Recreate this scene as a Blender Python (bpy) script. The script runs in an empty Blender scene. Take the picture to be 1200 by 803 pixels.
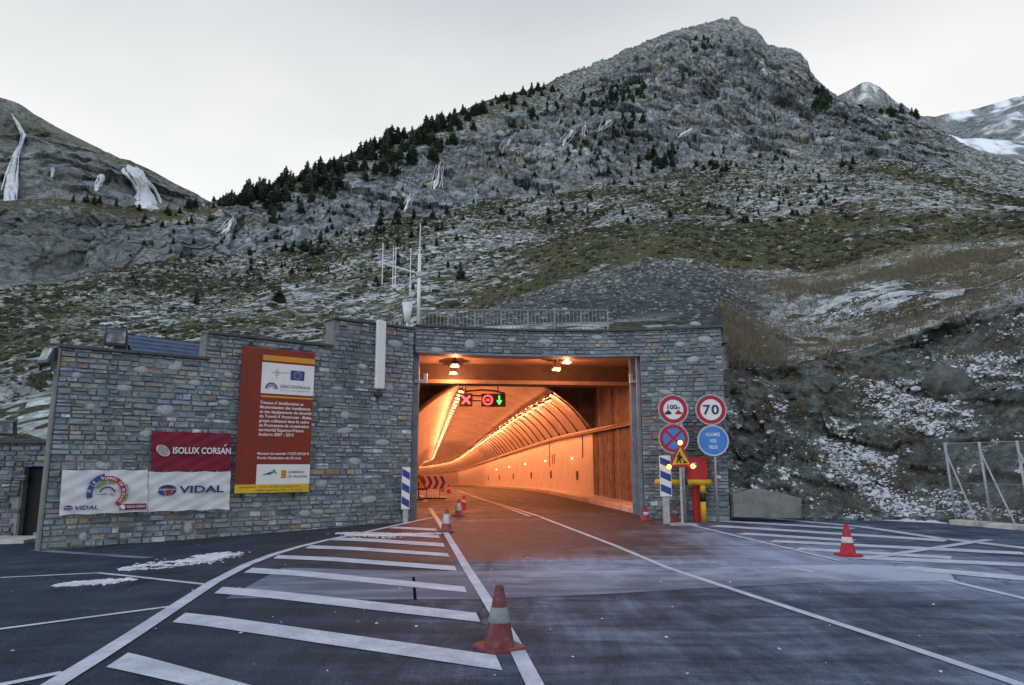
import bpy, bmesh, math, random
import numpy as np
from mathutils import Matrix, Vector
R = math.radians
rnd = random.Random(7)
nrs = np.random.RandomState(11)
S = bpy.context.scene
COL = S.collection

# ------------------------------------------------------------------ camera, world, sun, exposure
F, CX, CY, PITCH, EYE = 850.0, 600.0, 401.5, math.atan(144/850.0), 1.53
cam = bpy.data.cameras.new('camera'); camo = bpy.data.objects.new('camera', cam); COL.objects.link(camo)
cam.sensor_width = 36; cam.lens = 36*F/1200; cam.clip_end = 6000; cam.clip_start = .05
camo.location = (0, 0, EYE); camo.rotation_euler = (math.pi/2+PITCH, 0, 0)
S.camera = camo
SUN_EL, SUN_AZ = R(42), R(215)     # behind the viewer, to the left, through cloud
w = bpy.data.worlds.new('World'); S.world = w; w.use_nodes = True
wn, wl = w.node_tree.nodes, w.node_tree.links
wn.clear()
sky = wn.new('ShaderNodeTexSky'); sky.sky_type = 'NISHITA'; sky.sun_disc = False
sky.sun_elevation = SUN_EL; sky.sun_rotation = SUN_AZ; sky.altitude = 1800
tc = wn.new('ShaderNodeTexCoord'); mp = wn.new('ShaderNodeMapping'); mp.inputs['Scale'].default_value = (1, 1, 2.2)
cn = wn.new('ShaderNodeTexNoise'); cn.inputs['Scale'].default_value = 1.3; cn.inputs['Detail'].default_value = 4
cr = wn.new('ShaderNodeValToRGB')
cr.color_ramp.elements[0].position = .3; cr.color_ramp.elements[0].color = (.84, .87, .885, 1)
cr.color_ramp.elements[1].position = .66; cr.color_ramp.elements[1].color = (1.17, 1.165, 1.15, 1)
sc_ = wn.new('ShaderNodeVectorMath'); sc_.operation = 'SCALE'; sc_.inputs['Scale'].default_value = 5.5
mx = wn.new('ShaderNodeMix'); mx.data_type = 'RGBA'; mx.inputs['Factor'].default_value = .86
bg = wn.new('ShaderNodeBackground'); bg.inputs['Strength'].default_value = .15
ow = wn.new('ShaderNodeOutputWorld')
wl.new(tc.outputs['Generated'], mp.inputs['Vector']); wl.new(mp.outputs['Vector'], cn.inputs['Vector'])
wl.new(cn.outputs['Fac'], cr.inputs['Fac']); wl.new(cr.outputs['Color'], sc_.inputs[0])
wl.new(sky.outputs['Color'], mx.inputs['A']); wl.new(sc_.outputs['Vector'], mx.inputs['B'])
gr2 = wn.new('ShaderNodeMapRange'); gr2.interpolation_type = 'SMOOTHSTEP'; gr2.inputs[1].default_value = .2; gr2.inputs[2].default_value = .62; gr2.inputs[3].default_value = 5.35; gr2.inputs[4].default_value = 4.05
sx_ = wn.new('ShaderNodeSeparateXYZ'); hr_ = wn.new('ShaderNodeMapRange'); hr_.interpolation_type = 'SMOOTHSTEP'   # cloud thins towards the zenith
hr_.inputs[1].default_value = .46; hr_.inputs[2].default_value = .86; hr_.inputs[3].default_value = .96; hr_.inputs[4].default_value = .06
wl.new(tc.outputs['Generated'], sx_.inputs[0]); wl.new(sx_.outputs['Z'], hr_.inputs[0]); wl.new(hr_.outputs[0], mx.inputs['Factor']); wl.new(sx_.outputs['Z'], gr2.inputs[0]); wl.new(gr2.outputs[0], sc_.inputs['Scale'])
wl.new(mx.outputs['Result'], bg.inputs['Color']); wl.new(bg.outputs['Background'], ow.inputs['Surface'])
sl = bpy.data.lights.new('sun', 'SUN'); sl.energy = .5; sl.angle = R(40); sl.color = (1, 1, 1)
so = bpy.data.objects.new('sun', sl); COL.objects.link(so)
so.rotation_euler = (math.pi/2-SUN_EL, 0, math.pi-SUN_AZ)
S.view_settings.view_transform = 'Standard'; S.view_settings.look = 'None'
S.view_settings.exposure = .35; S.view_settings.gamma = 1
S.cycles.use_denoising = True
S.cycles.max_bounces = 6; S.cycles.diffuse_bounces = 4; S.cycles.glossy_bounces = 3
S.cycles.sample_clamp_indirect = 6

# ------------------------------------------------------------------ measuring helpers (photo pixel -> ray -> real place)
CP, SP = math.cos(PITCH), math.sin(PITCH)
def ray(px, py):
    a, b = (px-CX)/F, (CY-py)/F
    return Vector((a, CP-b*SP, SP+b*CP))
def gz(x, y): return -0.028*min(max(0.0, -3.0-x), 9.0) if y < 40 else 0.0
def gp(px, py):
    d = ray(px, py); z = 0.0
    for _ in range(12):
        t = (z-EYE)/d.z; x, y = d.x*t, d.y*t; z = gz(x, y)
    return Vector((x, y, z))
def at_y(px, py, Y):
    d = ray(px, py); t = Y/d.y
    return Vector((d.x*t, Y, EYE+d.z*t))

# ------------------------------------------------------------------ object helpers
def link(name, me, mat=None, parent=None, kind=None, loc=None, rz=None):
    o = bpy.data.objects.new(name, me); COL.objects.link(o)
    if mat is not None and not me.materials: me.materials.append(mat)
    if parent is not None: o.parent = parent
    if kind: o['kind'] = kind
    if loc is not None: o.location = loc
    if rz is not None: o.rotation_euler = (0, 0, rz)
    return o
def thing(name, label, cat, loc=(0, 0, 0), rz=0.0, group=None):
    o = bpy.data.objects.new(name, None); COL.objects.link(o); o.empty_display_size = .2
    o.location = loc; o.rotation_euler = (0, 0, rz); o['label'] = label; o['category'] = cat
    if group: o['group'] = group
    return o
def tag(o, label, cat, group=None):
    o['label'] = label; o['category'] = cat
    if group: o['group'] = group
    return o
class MB:
    """collects simple solids, then links them as one mesh"""
    def __init__(s): s.v, s.f, s.m = [], [], []
    def add(s, vs, fs, mi=0):
        b = len(s.v); s.v += [tuple(v) for v in vs]; s.f += [tuple(b+i for i in f) for f in fs]; s.m += [mi]*len(fs); return s
    def box(s, x0, x1, y0, y1, z0, z1, mi=0, mat=None):
        v = [(x0, y0, z0), (x1, y0, z0), (x1, y1, z0), (x0, y1, z0), (x0, y0, z1), (x1, y0, z1), (x1, y1, z1), (x0, y1, z1)]
        if mat is not None: v = [mat @ Vector(p) for p in v]
        return s.add(v, [(3, 2, 1, 0), (4, 5, 6, 7), (0, 1, 5, 4), (1, 2, 6, 5), (2, 3, 7, 6), (3, 0, 4, 7)], mi)
    def bev(s, x0, x1, y0, y1, z0, z1, b=.02, mi=0):
        """box with chamfered edges"""
        bm = bmesh.new(); bmesh.ops.create_cube(bm, size=1)
        for v in bm.verts: v.co = ((x0+x1)/2+v.co.x*(x1-x0), (y0+y1)/2+v.co.y*(y1-y0), (z0+z1)/2+v.co.z*(z1-z0))
        bmesh.ops.bevel(bm, geom=list(bm.edges), offset=b, segments=1, affect='EDGES')
        bm.verts.index_update(); s.add([v.co.copy() for v in bm.verts], [[v.index for v in f.verts] for f in bm.faces], mi); bm.free(); return s
    def tube(s, pts, r, n=6, mi=0, cap=True, r2=None):
        pts = [Vector(p) for p in pts]; vs, fs = [], []
        prev = None
        for i, p in enumerate(pts):
            t = (pts[min(i+1, len(pts)-1)]-pts[max(i-1, 0)]).normalized()
            if prev is None:
                a = t.cross(Vector((0, 0, 1)));  a = a if a.length > 1e-3 else t.cross(Vector((1, 0, 0)))
            else: a = prev - t*prev.dot(t)
            a.normalize(); prev = a; b = t.cross(a)
            rr = r if r2 is None else r+(r2-r)*i/(len(pts)-1)
            for k in range(n):
                q = 2*math.pi*k/n; vs.append(p+a*(rr*math.cos(q))+b*(rr*math.sin(q)))
        for i in range(len(pts)-1):
            for k in range(n): fs.append((i*n+k, i*n+(k+1) % n, (i+1)*n+(k+1) % n, (i+1)*n+k))
        if cap: fs += [tuple(range(n))[::-1], tuple((len(pts)-1)*n+k for k in range(n))]
        return s.add(vs, fs, mi)
    def lathe(s, prof, n=16, c=(0, 0, 0), mi=0, cap=True):
        vs = [(c[0]+r*math.cos(2*math.pi*k/n), c[1]+r*math.sin(2*math.pi*k/n), c[2]+z) for r, z in prof for k in range(n)]
        fs = [(i*n+k, i*n+(k+1) % n, (i+1)*n+(k+1) % n, (i+1)*n+k) for i in range(len(prof)-1) for k in range(n)]
        if cap: fs += [tuple(range(n))[::-1], tuple((len(prof)-1)*n+k for k in range(n))]
        return s.add(vs, fs, mi)
    def plate(s, pts, y0, y1, mi=0):
        """polygon given as (x,z), counter clockwise seen from -y, extruded from front y0 to back y1"""
        n = len(pts)
        vs = [(p[0], y0, p[1]) for p in pts]+[(p[0], y1, p[1]) for p in pts]
        return s.add(vs, [tuple(range(n)), tuple(range(2*n-1, n-1, -1))]+[(i, i+n, (i+1) % n+n, (i+1) % n) for i in range(n)], mi)
    def ring(s, c, r0, r1, y0, y1, a0=0, a1=360, n=40, mi=0):
        vs, fs = [], []
        for k in range(n+1):
            a = R(a0+(a1-a0)*k/n); ca, sa = math.cos(a), math.sin(a)
            vs += [(c[0]+r0*ca, y0, c[1]+r0*sa), (c[0]+r1*ca, y0, c[1]+r1*sa), (c[0]+r0*ca, y1, c[1]+r0*sa), (c[0]+r1*ca, y1, c[1]+r1*sa)]
        for k in range(n):
            b = 4*k; fs += [(b, b+1, b+5, b+4), (b+2, b+6, b+7, b+3), (b+1, b+3, b+7, b+5), (b, b+4, b+6, b+2)]
        return s.add(vs, fs, mi)
    def mesh(s, name, smooth=False):
        me = bpy.data.meshes.new(name); me.from_pydata(s.v, [], s.f)
        if any(s.m): me.polygons.foreach_set('material_index', s.m)
        if smooth: me.polygons.foreach_set('use_smooth', [True]*len(s.f))
        me.update(); return me
    def build(s, name, mat, parent=None, kind=None, smooth=False, loc=None, rz=None):
        me = s.mesh(name, smooth)
        for m in (mat if isinstance(mat, (list, tuple)) else [mat]): me.materials.append(m)
        return link(name, me, None, parent, kind, loc, rz)
def disc(c, r, n=40): return [(c[0]+r*math.cos(2*math.pi*k/n), c[1]+r*math.sin(2*math.pi*k/n)) for k in range(n)]
def rect(x0, x1, z0, z1): return [(x0, z0), (x1, z0), (x1, z1), (x0, z1)]
def text(body, size, mat, parent, x, z, y=-.01, width=None, bold=0.0, align='LEFT', name='lettering', rot=0.0, shear=0.0):
    cu = bpy.data.curves.new('t', 'FONT'); cu.body = body; cu.size = size; cu.resolution_u = 3; cu.offset = bold*size
    cu.align_x = align; cu.extrude = .0015; cu.shear = shear
    t = bpy.data.objects.new('t', cu); me = bpy.data.meshes.new_from_object(t); bpy.data.objects.remove(t); me.name = name
    n = len(me.vertices); co = np.zeros(n*3); me.vertices.foreach_get('co', co); co = co.reshape(-1, 3)
    if width:
        co[:, 0] *= width/max(1e-6, co[:, 0].max()-co[:, 0].min())
    me.vertices.foreach_set('co', co.ravel()); me.update()
    me.materials.clear(); me.materials.append(mat)
    o = link(name, me, None, parent); o.location = (x, y, z); o.rotation_euler = (math.pi/2, rot, 0)
    return o

# ------------------------------------------------------------------ materials
class NT:
    def __init__(s, name):
        s.m = bpy.data.materials.new(name); s.m.use_nodes = True; s.t = s.m.node_tree; s.t.nodes.clear()
        s.out = s.t.nodes.new('ShaderNodeOutputMaterial'); s.p = s.t.nodes.new('ShaderNodeBsdfPrincipled')
        s.t.links.new(s.p.outputs[0], s.out.inputs[0]); s.co = s.t.nodes.new('ShaderNodeTexCoord').outputs['Object']
    def set(s, sock, v):
        if hasattr(v, 'is_output') or isinstance(v, bpy.types.NodeSocket): s.t.links.new(v, sock)
        else: sock.default_value = v
    def noise(s, scale, detail=6, rough=.6, co=None, out='Fac', dist=0.0):
        n = s.t.nodes.new('ShaderNodeTexNoise'); s.set(n.inputs['Vector'], co or s.co)
        n.inputs['Scale'].default_value = scale; n.inputs['Detail'].default_value = detail; n.inputs['Roughness'].default_value = rough
        n.inputs['Distortion'].default_value = dist
        return n.outputs[out]
    def vor(s, scale, co=None, feat='F1', out='Distance'):
        n = s.t.nodes.new('ShaderNodeTexVoronoi'); n.feature = feat; s.set(n.inputs['Vector'], co or s.co); n.inputs['Scale'].default_value = scale
        return n.outputs[out]
    def map(s, scale=(1, 1, 1), rot=(0, 0, 0), co=None):
        n = s.t.nodes.new('ShaderNodeMapping'); s.set(n.inputs['Vector'], co or s.co); n.inputs['Scale'].default_value = scale; n.inputs['Rotation'].default_value = rot
        return n.outputs[0]
    def ramp(s, fac, stops):
        n = s.t.nodes.new('ShaderNodeValToRGB'); e = n.color_ramp.elements
        while len(e) < len(stops): e.new(.5)
        for k, (p, c) in enumerate(stops):
            e[k].position = p; e[k].color = (c, c, c, 1) if not isinstance(c, (tuple, list)) else (*c, 1)
        s.set(n.inputs[0], fac); return n.outputs[0]
    def mix(s, f, a, b, mode='MIX'):
        n = s.t.nodes.new('ShaderNodeMix'); n.data_type = 'RGBA'; n.blend_type = mode
        s.set(n.inputs['Factor'], f)
        for k, v in (('A', a), ('B', b)):
            s.set(n.inputs[k], v if not isinstance(v, (tuple, list)) else (*v, 1)) if not isinstance(v, (int, float)) else s.set(n.inputs[k], (v, v, v, 1))
        return n.outputs['Result']
    def math(s, op, a, b=0.0, c=None, clamp=False):
        n = s.t.nodes.new('ShaderNodeMath'); n.operation = op; n.use_clamp = clamp; s.set(n.inputs[0], a); s.set(n.inputs[1], b)
        if c is not None: s.set(n.inputs[2], c)
        return n.outputs[0]
    def lin(s, v, lo, hi):   # clamped remap lo..hi -> 0..1
        n = s.t.nodes.new('ShaderNodeMapRange'); n.interpolation_type = 'SMOOTHSTEP'; s.set(n.inputs[0], v); n.inputs[1].default_value = lo; n.inputs[2].default_value = hi
        return n.outputs[0]
    def attr(s, name):
        n = s.t.nodes.new('ShaderNodeAttribute'); n.attribute_name = name
        return n.outputs
    def sep(s, v):
        n = s.t.nodes.new('ShaderNodeSeparateColor'); s.set(n.inputs[0], v); return n.outputs
    def bump(s, h, strength=.5, dist=.05):
        n = s.t.nodes.new('ShaderNodeBump'); s.set(n.inputs['Height'], h); n.inputs['Strength'].default_value = strength; n.inputs['Distance'].default_value = dist
        s.t.links.new(n.outputs[0], s.p.inputs['Normal']); return n
    def done(s, col=None, rough=None, metal=None, emit=None, estr=0, spec=None):
        if col is not None: s.set(s.p.inputs['Base Color'], col if not isinstance(col, (tuple, list)) else (*col, 1))
        if rough is not None: s.set(s.p.inputs['Roughness'], rough)
        if metal is not None: s.set(s.p.inputs['Metallic'], metal)
        if spec is not None: s.set(s.p.inputs['Specular IOR Level'], spec)
        if emit is not None:
            s.set(s.p.inputs['Emission Color'], (*emit, 1)); s.p.inputs['Emission Strength'].default_value = estr
        return s.m
def mul(c, k): return tuple(min(1, x*k) for x in c)
def M(name, col, rough=.7, metal=0.0, var=.18, scale=6.0, bump=0.0, dirt=None, dirt_amt=.0, spec=.4):
    n = NT(name); f = n.noise(scale, 7, .65)
    c = n.mix(n.lin(f, .3, .7), mul(col, 1-var), mul(col, 1+var))
    if dirt: c = n.mix(n.math('MULTIPLY', n.lin(n.noise(scale*.6, 8, .7), .48, .7), dirt_amt), c, dirt)
    if bump: n.bump(f, bump, .02)
    return n.done(c, rough, metal, spec=spec)
def EM(name, col, strength, base=(.05, .05, .05)):
    n = NT(name); return n.done(base, .5, emit=col, estr=strength)

alu = M('pale_aluminium', (.74, .78, .82), .45, .1, .08, 6)
galv = M('galvanised', (.4, .43, .47), .5, .25, .2, 9)
steel_blue = M('painted_steel', (.2, .26, .34), .55, .1, .2, 5, dirt=(.09, .06, .04), dirt_amt=.5)
rail_m = M('dull_rail', (.26, .29, .32), .6, .2, .2, 8)
white_plastic = M('white_plastic', (.7, .73, .76), .5, 0, .06, 3, dirt=(.35, .36, .36), dirt_amt=.4)
dark_steel = M('dark_steel', (.045, .05, .055), .5, .3, .2, 8)
black = M('black_paint', (.015, .015, .017), .5, 0, .2, 8)
white_paint = M('white_film', (.74, .75, .77), .45, 0, .05, 3)
red_film = M('red_film', (.36, .014, .045), .45, 0, .1, 4)
blue_film = M('blue_film', (.05, .21, .6), .45, 0, .1, 4)
deep_blue = M('deep_blue', (.02, .055, .27), .5, 0, .1, 4)
navy = M('navy_print', (.025, .04, .13), .6, 0, .1, 5)
board_red = M('board_red', (.2, .022, .009), .55, 0, .12, 2.5)
orange_print = M('orange_print', (.62, .28, .02), .55, 0, .1, 4)
yellow_print = M('yellow_print', (.66, .44, .02), .55, 0, .12, 4)
maroon = M('maroon_cloth', (.19, .012, .035), .75, 0, .12, 3)
white_cloth = M('white_cloth', (.66, .69, .74), .8, 0, .05, 2.5, dirt=(.4, .42, .45), dirt_amt=.35)
green_print = M('green_print', (.12, .3, .05), .6, 0, .1, 4)
crimson_print = M('crimson_print', (.36, .02, .04), .6, 0, .1, 4)
grey_print = M('grey_print', (.3, .34, .4), .6, 0, .1, 4)
yellow_paint = M('yellow_paint', (.68, .42, .015), .5, 0, .12, 5, dirt=(.2, .14, .05), dirt_amt=.5)
red_paint = M('red_cabinet', (.46, .022, .03), .5, 0, .1, 4, dirt=(.2, .03, .03), dirt_amt=.4)
cement = M('cement', (.19, .205, .205), .9, 0, .2, 3, .5, dirt=(.1, .11, .1), dirt_amt=.6)
kerb_m = M('kerb_concrete', (.62, .6, .57), .85, 0, .16, 2.5, .4, dirt=(.2, .19, .18), dirt_amt=.6)
mortar = M('mortar', (.23, .25, .27), .95, 0, .25, 12, .4)
coping = M('coping', (.07, .078, .088), .8, 0, .25, 4, .3)
slate = M('slate_roof', (.06, .1, .17), .6, 0, .25, 3, .2)
door_m = M('dark_door', (.004, .005, .008), .6, 0, .2, 3)
STONES = []
for nm, c in (('a', (.145, .172, .205)), ('b', (.112, .14, .172)), ('c', (.18, .205, .235)), ('d', (.085, .105, .13)), ('e', (.15, .165, .17)),
              ('f', (.19, .175, .14)), ('g', (.17, .12, .085)), ('h', (.25, .225, .18)), ('i', (.33, .36, .39)), ('j', (.12, .15, .15))):
    n = NT('stone_'+nm); a = n.noise(9, 8, .7); b = n.noise(2.2, 5, .6)
    c = mul((c[0]*.97, c[1], c[2]*1.02), 1.95); cc = n.mix(n.lin(a, .3, .72), mul(c, .6), mul(c, 1.35))
    cc = n.mix(n.lin(b, .35, .75), cc, n.mix(.5, cc, (.2, .21, .2)))
    ps = n.t.nodes.new('ShaderNodeNewGeometry').outputs['Position']
    cc = n.mix(1.0, cc, n.ramp(n.noise(.7, 5, .6, n.map((1, 1, .35), co=ps)), [(.36, .68), (.5, 1.0), (.64, 1.18)]), 'MULTIPLY')
    n.bump(a, .7, .03); STONES.append(n.done(cc, .9, spec=.25))
SW = [.2, .19, .12, .17, .15, .045, .014, .014, .014, .08]
n = NT('pale_boulder'); a = n.noise(7, 7, .65); n.bump(a, .5, .03)
PALE = n.done(n.mix(n.lin(a, .3, .7), (.26, .29, .33), (.46, .5, .55)), .9, spec=.25)

# ------------------------------------------------------------------ noise
_P = nrs.permutation(256); _P = np.concatenate([_P, _P, _P])
_G = np.stack([np.cos(np.arange(256)*2.399), np.sin(np.arange(256)*2.399)], 1)
def perlin(x, y):
    xi, yi = np.floor(x).astype(int), np.floor(y).astype(int); xf, yf = x-xi, y-yi; xi &= 255; yi &= 255
    u, v = xf*xf*xf*(xf*(xf*6-15)+10), yf*yf*yf*(yf*(yf*6-15)+10)
    def g(i, j, fx, fy):
        h = _G[_P[_P[(xi+i) & 255]+((yi+j) & 255)]]; return h[..., 0]*fx+h[..., 1]*fy
    a = g(0, 0, xf, yf)*(1-u)+g(1, 0, xf-1, yf)*u; b = g(0, 1, xf, yf-1)*(1-u)+g(1, 1, xf-1, yf-1)*u
    return (a*(1-v)+b*v)*1.5
def sstep(x, a, b):
    t = np.clip((x-a)/(b-a), 0, 1); return t*t*(3-2*t)

# ------------------------------------------------------------------ terrain: sheets fanned out around the car park, real distances
def azt(px, py):
    d = ray(px, py); return math.atan2(d.x, d.y), d.z/math.hypot(d.x, d.y)
class Fan:
    def __init__(s, layers, px0, px1, ncol, rows):
        s.az = np.linspace(math.atan((px0-CX)/F), math.atan((px1-CX)/F), ncol)
        Rk, Zk = [], []
        for k, L in enumerate(layers):
            pts = []
            for p in L['pts']:
                if L.get('z'): a = math.atan((p[0]-CX)/F); z, r = p[1], p[2]
                else: a, t = azt(p[0], p[1]); r = p[2]; z = EYE+r*t
                pts.append((a, r, z))
            pts.sort(); A = np.array(pts)
            r_, z_ = np.interp(s.az, A[:, 0], A[:, 1]), np.interp(s.az, A[:, 0], A[:, 2])
            wdt = L.get('smooth', 9)
            ker = np.ones(wdt)/wdt
            if wdt > 1:
                r_ = np.convolve(np.pad(r_, wdt//2, mode='edge'), ker, 'valid'); z_ = np.convolve(np.pad(z_, wdt//2, mode='edge'), ker, 'valid')
            Rk.append(r_); Zk.append(z_)
        rr, zz, tt = [], [], []
        for k in range(len(layers)-1):
            n = rows[k]
            for i in range(n):
                f = i/n; tt.append(k+f); rr.append(Rk[k]*(1-f)+Rk[k+1]*f); zz.append(Zk[k]*(1-f)+Zk[k+1]*f)
        tt.append(len(layers)-1); rr.append(Rk[-1]); zz.append(Zk[-1])
        s.r, s.z, s.t = np.array(rr), np.array(zz), np.array(tt)[:, None]
        for _ in range(4):   # ease the breaks between bands
            s.z[1:-1] = .25*s.z[:-2]+.5*s.z[1:-1]+.25*s.z[2:]
        s.pxh = np.broadcast_to(CX+F*np.tan(s.az), s.r.shape)
    def xy(s): return s.r*np.sin(s.az), s.r*np.cos(s.az)
    def hit(s, px, py):
        a, t = azt(px, py); c = int(round((a-s.az[0])/(s.az[1]-s.az[0])))
        if c < 0 or c >= len(s.az): return None
        te = (s.z[:, c]-EYE)/s.r[:, c]; ok = np.nonzero(te >= t)[0]
        if len(ok) == 0 or ok[0] == 0: return None
        i = ok[0]; f = (t-te[i-1])/(te[i]-te[i-1]+1e-9); r = s.r[i-1, c]+(s.r[i, c]-s.r[i-1, c])*f; z = s.z[i-1, c]+(s.z[i, c]-s.z[i-1, c])*f
        return Vector((r*math.sin(a), r*math.cos(a), z))
    def mesh(s, name, mat, masks):
        nr, nc = s.r.shape; x, y = s.xy(); co = np.stack([x, y, s.z], -1).reshape(-1, 3)
        i = np.arange((nr-1)*(nc-1)); i = i//(nc-1)*nc+i % (nc-1)
        fv = np.stack([i, i+1, i+nc+1, i+nc], 1)
        me = bpy.data.meshes.new(name); me.vertices.add(len(co)); me.vertices.foreach_set('co', co.ravel().astype(np.float32))
        me.loops.add(fv.size); me.loops.foreach_set('vertex_index', fv.ravel().astype(np.int32))
        me.polygons.add(len(fv)); me.polygons.foreach_set('loop_start', np.arange(0, fv.size, 4, dtype=np.int32))
        me.polygons.foreach_set('use_smooth', np.ones(len(fv), bool)); me.update(calc_edges=True)
        for k, m in masks.items():
            at = me.attributes.new(k, 'FLOAT', 'POINT'); at.data.foreach_set('value', np.broadcast_to(m, s.r.shape).ravel().astype(np.float32))
        o = link(name, me, mat, kind='structure'); return o

def facet(x, y, sc, seed):
    """chiselled planes: every cell of a jittered grid is a tilted facet"""
    x, y = x/sc, y/sc; xi, yi = np.floor(x).astype(int), np.floor(y).astype(int); best = np.full(x.shape, 9.0); out = np.zeros(x.shape)
    tb = np.random.RandomState(seed).rand(256, 5)
    for i in (-1, 0, 1):
        for j in (-1, 0, 1):
            h = tb[_P[_P[(xi+i) & 255]+((yi+j) & 255)]]; dx, dy = x-(xi+i+h[..., 0]), y-(yi+j+h[..., 1]); d = dx*dx+dy*dy
            m = d < best; best = np.where(m, d, best); out = np.where(m, h[..., 2]-.5+(h[..., 3]-.5)*dx*1.3+(h[..., 4]-.5)*dy*1.3, out)
    return out
def relief(x, y, r, lams, k):
    """sum of octaves that the sheet can resolve at that distance"""
    z = np.zeros_like(x)
    for i, l in enumerate(lams):
        wgt = np.clip(l/(r*.0045)-.6, 0, 1); z += k*l*wgt*perlin(x/l+13.7*i, y/l-7.1*i)
    return z

main = Fan([
  dict(z=1, smooth=1, pts=[(-700, -.4, 19), (-300, -.4, 23), (0, -.4, 24), (300, -.4, 25), (400, 1.5, 25), (470, 4.6, 24), (482, 5.25, 23.2), (600, 5.3, 22.6), (700, 5.3, 22.6), (800, 5.2, 22.6), (836, 4.9, 22.4),
        (850, -.1, 22.6), (950, -.1, 23.2), (1050, -.1, 23.3), (1150, -.1, 22.8), (1200, -.1, 21.6), (1300, -.1, 20), (1600, -.1, 15.5), (2000, -.1, 12)]),
  dict(smooth=5, pts=[(-700, 420, 32), (-300, 450, 38), (0, 500, 42), (60, 480, 44), (150, 452, 46), (250, 430, 46), (350, 415, 42), (450, 396, 37), (482, 386, 32), (540, 383, 30), (600, 382, 30), (700, 380, 30), (790, 377, 29), (836, 384, 28), (850, 402, 28), (866, 412, 28),
        (900, 422, 28.5), (950, 416, 29), (1000, 408, 30), (1050, 392, 31), (1100, 380, 31.5), (1150, 368, 32), (1200, 356, 32), (1300, 330, 31), (1600, 260, 28), (2000, 180, 26)]),
  dict(smooth=5, pts=[(-700, 340, 70), (-300, 385, 75), (0, 430, 75), (150, 405, 80), (250, 388, 82), (350, 378, 78), (450, 374, 68), (482, 372, 60), (540, 374, 56), (570, 362, 58), (600, 347, 61), (650, 326, 67), (700, 311, 73), (760, 301, 78), (800, 303, 78), (848, 312, 72),
        (900, 330, 60), (950, 345, 54), (1050, 326, 57), (1150, 312, 60), (1200, 300, 62), (1300, 282, 62), (1600, 225, 62), (2000, 160, 60)]),
  dict(pts=[(-700, 290, 120), (-300, 335, 130), (0, 372, 130), (150, 352, 140), (250, 345, 150), (350, 332, 150), (450, 316, 150), (540, 300, 160), (600, 290, 165), (700, 270, 170), (760, 260, 170), (845, 268, 160), (950, 280, 140), (1050, 270, 130), (1150, 262, 138), (1200, 256, 142), (1300, 250, 140), (1600, 205, 140), (2000, 150, 140)]),
  dict(pts=[(-700, 255, 170), (-300, 300, 178), (0, 332, 180), (80, 325, 188), (150, 312, 200), (250, 302, 208), (350, 283, 216), (450, 256, 230), (540, 240, 250), (650, 226, 270), (760, 205, 300), (845, 184, 330), (950, 186, 345), (1050, 186, 340), (1150, 213, 320), (1200, 226, 300), (1300, 234, 300), (1600, 197, 300), (2000, 145, 300)]),
  dict(pts=[(-700, 215, 212), (-300, 245, 220), (0, 252, 222), (80, 252, 228), (150, 262, 238), (250, 262, 245), (350, 240, 258), (450, 206, 290), (540, 176, 325), (650, 140, 370), (760, 105, 430), (845, 80, 500), (950, 112, 520), (1050, 150, 460), (1150, 196, 400), (1200, 208, 380), (1300, 214, 380), (1600, 192, 380), (2000, 142, 380)]),
  dict(smooth=1, pts=[(-700, 200, 236), (-300, 228, 244), (0, 238, 248), (60, 236, 248), (110, 241, 250), (160, 248, 258), (210, 252, 262), (245, 243, 266), (300, 226, 280), (350, 210, 300), (400, 190, 322), (450, 169, 350), (500, 151, 375), (545, 132, 405), (560, 124, 412), (600, 113, 440), (630, 107, 460), (660, 92, 485), (700, 76, 520), (720, 68, 535), (740, 57, 550),
        (765, 48, 570), (790, 39, 600), (810, 33, 620), (835, 26, 645), (852, 23, 650), (864, 25, 652), (872, 33, 652), (886, 38, 650), (893, 44, 650), (899, 54, 648), (922, 56, 642), (938, 62, 640), (947, 72, 638), (950, 84, 634), (961, 97, 625), (972, 109, 610), (983, 117, 595), (1000, 121, 580), (1035, 121, 570), (1058, 124, 555), (1072, 136, 540), (1090, 146, 525), (1112, 159, 510), (1135, 175, 495), (1160, 186, 480), (1200, 196, 460), (1300, 212, 440), (1600, 188, 440), (2000, 140, 440)]),
  dict(pts=[(-700, 260, 320), (0, 262, 330), (300, 260, 400), (600, 170, 600), (850, 90, 850), (1000, 170, 760), (1200, 225, 600), (2000, 180, 600)]),
], -330, 1560, 1500, [80, 110, 90, 95, 115, 115, 10])
T, PX, RR = main.t, main.pxh, main.r
x, y = main.xy()
right = sstep(PX, 842, 860)
right2 = sstep(PX+60*perlin(main.xy()[0]/9, main.xy()[1]/9)-55*(T-1.5), 835, 960)
edge = np.clip(T/.08, 0, 1)                     # keep the foot of the slope still
ridge = 1-.75*sstep(T, 5.6, 6.0)
rough_ = relief(x, y, RR, [46, 21, 10], .05)+relief(x+7, y, RR, [5, 2.4, 1.2, .6, .3], .03)
rockm = sstep(T, 3.85, 4.15)*(1-sstep(T, 5.15, 5.7)*(1-.7*sstep(PX, 640, 760)))
rockm = rockm*(1-.75*sstep(PX, 1090, 1180))
mound = sstep(PX, 500, 560)*(1-sstep(PX, 860, 940))*sstep(T, .9, 1.1)*(1-sstep(T, 1.85, 2.0))
main.z += edge*ridge*rough_*np.where((T < 1.2) & (PX < 842), .35, 1.0)*(1-.75*mound)
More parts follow.
